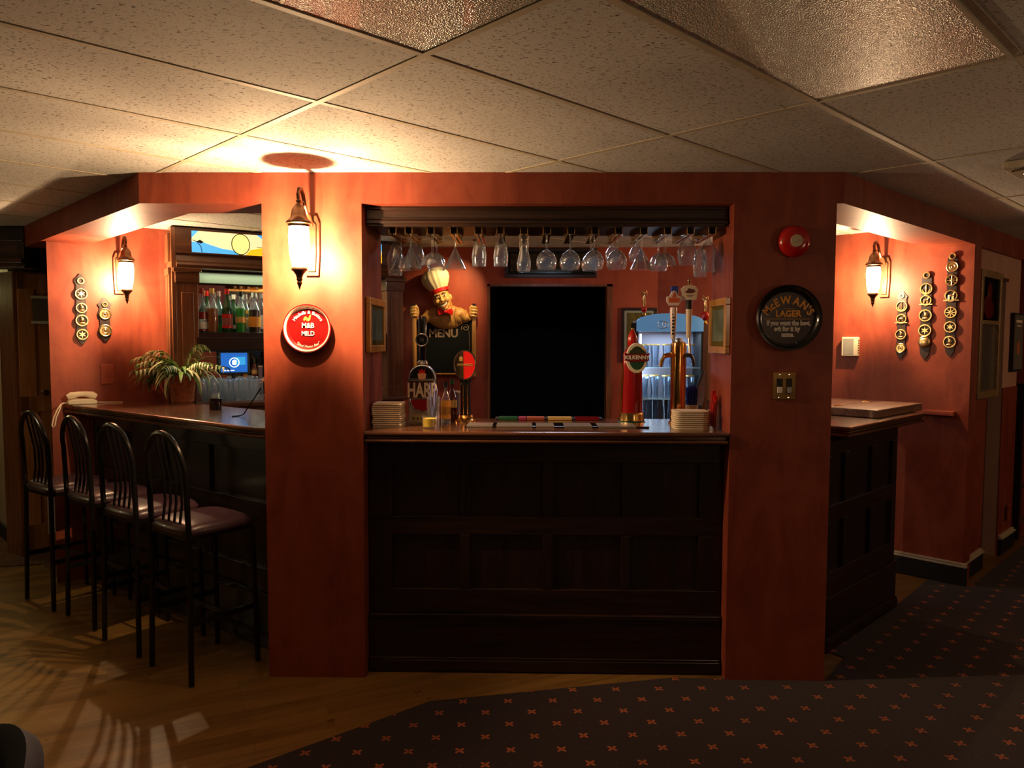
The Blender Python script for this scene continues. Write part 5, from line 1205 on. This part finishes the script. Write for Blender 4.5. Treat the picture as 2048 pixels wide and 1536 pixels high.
t = thing('ceiling_spotlight', 'small dark ceiling spotlight above the chef figure', 'spotlight', (-.34, 2.38, H-.001)); b = MB(); b.lathe([(.001, 0), (.04, 0), (.04, -.006), (.012, -.010), (.001, -.010)], 20); b.build('spot_base', 'black', t, smooth=True)

# ================================================================== back bar on the right with the lit display case
t = thing('back_counter_unit', 'low dark wooden counter along the back right, under the lit display case', 'cabinet', (0, 0, 0))
b = MB(); b.box(.80, 2.0, 1.80, 2.42, 0, 1.0); b.build('cupboard', 'dwood_z', t); b = MB(); b.box(.78, 2.02, 1.77, 2.42, 1.0, 1.035); b.build('counter_top', 'top', t, bevel=.006)
xa = Py(1276, 700, 1.86).x; xb = Py(1402, 700, 1.86).x; xc = Py(1425, 700, 1.86).x
ZD = 1.036
t = thing('display_case', 'lit glass-shelved display case with blue curved header, full of mugs', 'display case', (xa, 1.86, ZD)); Wd = xb-xa
def dz(py): return Py(1340, py, 1.86).z-ZD
b = MB(); b.box(0, Wd, .26, .275, 0, dz(640)); b.build('back_panel', simple('pale_lilac_panel', (.30, .26, .30), .5), t)
b = MB(); b.box(-.012, 0, 0, .275, 0, dz(645)); b.build('side_frame', 'black', t); b = MB(); b.box(Wd, Wd+.012, 0, .275, 0, dz(645)); b.build('side_frame', 'black', t)
b = MB(); b.box(0, Wd, 0, .26, 0, .02); b.build('base_plate', 'steel', t)
for py in (735, 798):
    b = MB(); b.box(.002, Wd-.002, 0.005, .258, dz(py)-.006, dz(py)); b.build('glass_shelf', simple('shelf_glass', (.35, .52, .56), .08, coat=.6), t)
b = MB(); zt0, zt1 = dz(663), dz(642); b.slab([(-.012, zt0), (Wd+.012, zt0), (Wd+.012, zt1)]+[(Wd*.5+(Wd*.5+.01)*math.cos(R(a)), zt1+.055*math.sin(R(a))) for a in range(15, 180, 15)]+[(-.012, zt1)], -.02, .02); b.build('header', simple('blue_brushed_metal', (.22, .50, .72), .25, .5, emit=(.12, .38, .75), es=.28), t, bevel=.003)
b = MB(); b.ring((Wd*.36, -.022, (zt0+zt1)/2+.01), .028, .003, 20, 6); b.ring((Wd*.42, -.022, (zt0+zt1)/2+.01), .022, .003, 20, 6); b.build('header_emblem', 'steel', t)
b = MB(); b.tube([(.022, .03, .03), (.022, .03, dz(668))], .007, 10); b.build('light_tube', simple('tube_lit', (.85, .95, 1), .3, emit=(.62, .82, 1), es=7), t)
l = light('case_light', 'AREA', (Wd*.5, .10, zt0-.01), 2.4, (.55, .76, 1), .36, sy=.1); l.parent = t
l = light('case_light', 'AREA', (.035, .10, .38), 2.0, (.62, .82, 1), .08, sy=.6, rot=(0, R(-90), 0)); l.parent = t
mg = None
for s_, (py, lab) in enumerate(((735, 'top shelf'), (798, 'middle shelf'), (0, 'bottom'))):
    z = ZD+(dz(py)+.0008 if py else .0208)
    for k in range(5):
        x = xa+.062+k*(Wd-.10)/4.2
        if mg is None:
            mg = thing('beer_mug', 'x', 'glass'); b = MB(); b.lathe([(.001, 0), (.030, 0), (.030, .010), (.027, .05), (.034, .12), (.036, .165), (.034, .165), (.032, .12), (.025, .05), (.026, .014), (.001, .012)], 20); b.build('mug_body', thin_glass('case_glass', (.86, .92, .97), .5), mg, smooth=True)
            b = MB(); b.lathe([(.0362, .158), (.037, .164), (.0362, .168)], 20); b.build('mug_rim', 'gold', mg, smooth=True); o = mg
        else: o = copy_tree(mg)
        o.location = (x, 1.86+.11+.03*(k % 2), z); o['group'] = 'beer mugs in the lit display case'
        o['label'] = 'clear beer mug in the lit display case, %s, %s from the left' % (lab, ORD[k])
t = thing('side_post', 'reddish wooden upright post beside the lit display case', 'post', (xc-.030, 1.95, 1.036)); b = MB(); b.box(-.030, .05, -.04, .05, 0, dz(648)); b.build('post_body', 'mwood_z', t, bevel=.004)
def trophy(name, lab, loc, rr, hh):
    t = thing(name, lab, 'statuette', loc, 0, None)
    b = MB(); b.lathe([(.001, 0), (.022, 0), (.024, .006), (.016, .014), (.016, .022), (.024, .030), (.001, .030)], 18); b.build('pedestal', 'brass', t, smooth=True)
    b = MB(); b.ell((0, 0, .030+rr*.95), (rr, rr, rr*.98), 20, 14); b.build('red_ball', 'red', t, smooth=True)
    z = .030+rr*1.85; b = MB()
    b.tube([(0, 0, z), (.004, 0, z+.03), (-.002, 0, z+.06), (.0, 0, z+.085)], [.008, .010, .013, .007], 10); b.ell((0, 0, z+.098), (.009, .009, .011), 12, 8)
    b.tube([(-.004, 0, z+.075), (-.022, 0, z+.098), (-.014, 0, z+.118)], [.005, .004, .003], 8); b.tube([(.004, 0, z+.075), (.020, 0, z+.090), (.018, 0, z+.112)], [.005, .004, .003], 8)
    b.build('figure', 'brass_old', t, smooth=True)
    return t
trophy('trophy', 'gilt figure on a big red ball atop the post right of the display case', (Py(1410, 650, 1.95).x, 1.95, ZD+dz(648)+.0005), .034, .1)
p = Py(1288, 640, 1.90)
trophy('trophy', 'small gilt figure on a slim red base at the display case\'s left corner', (xa+.040, 1.862, ZD+zt1+.032), .022, .1).scale = (.95, .95, 1)
bpy.context.view_layer.update()
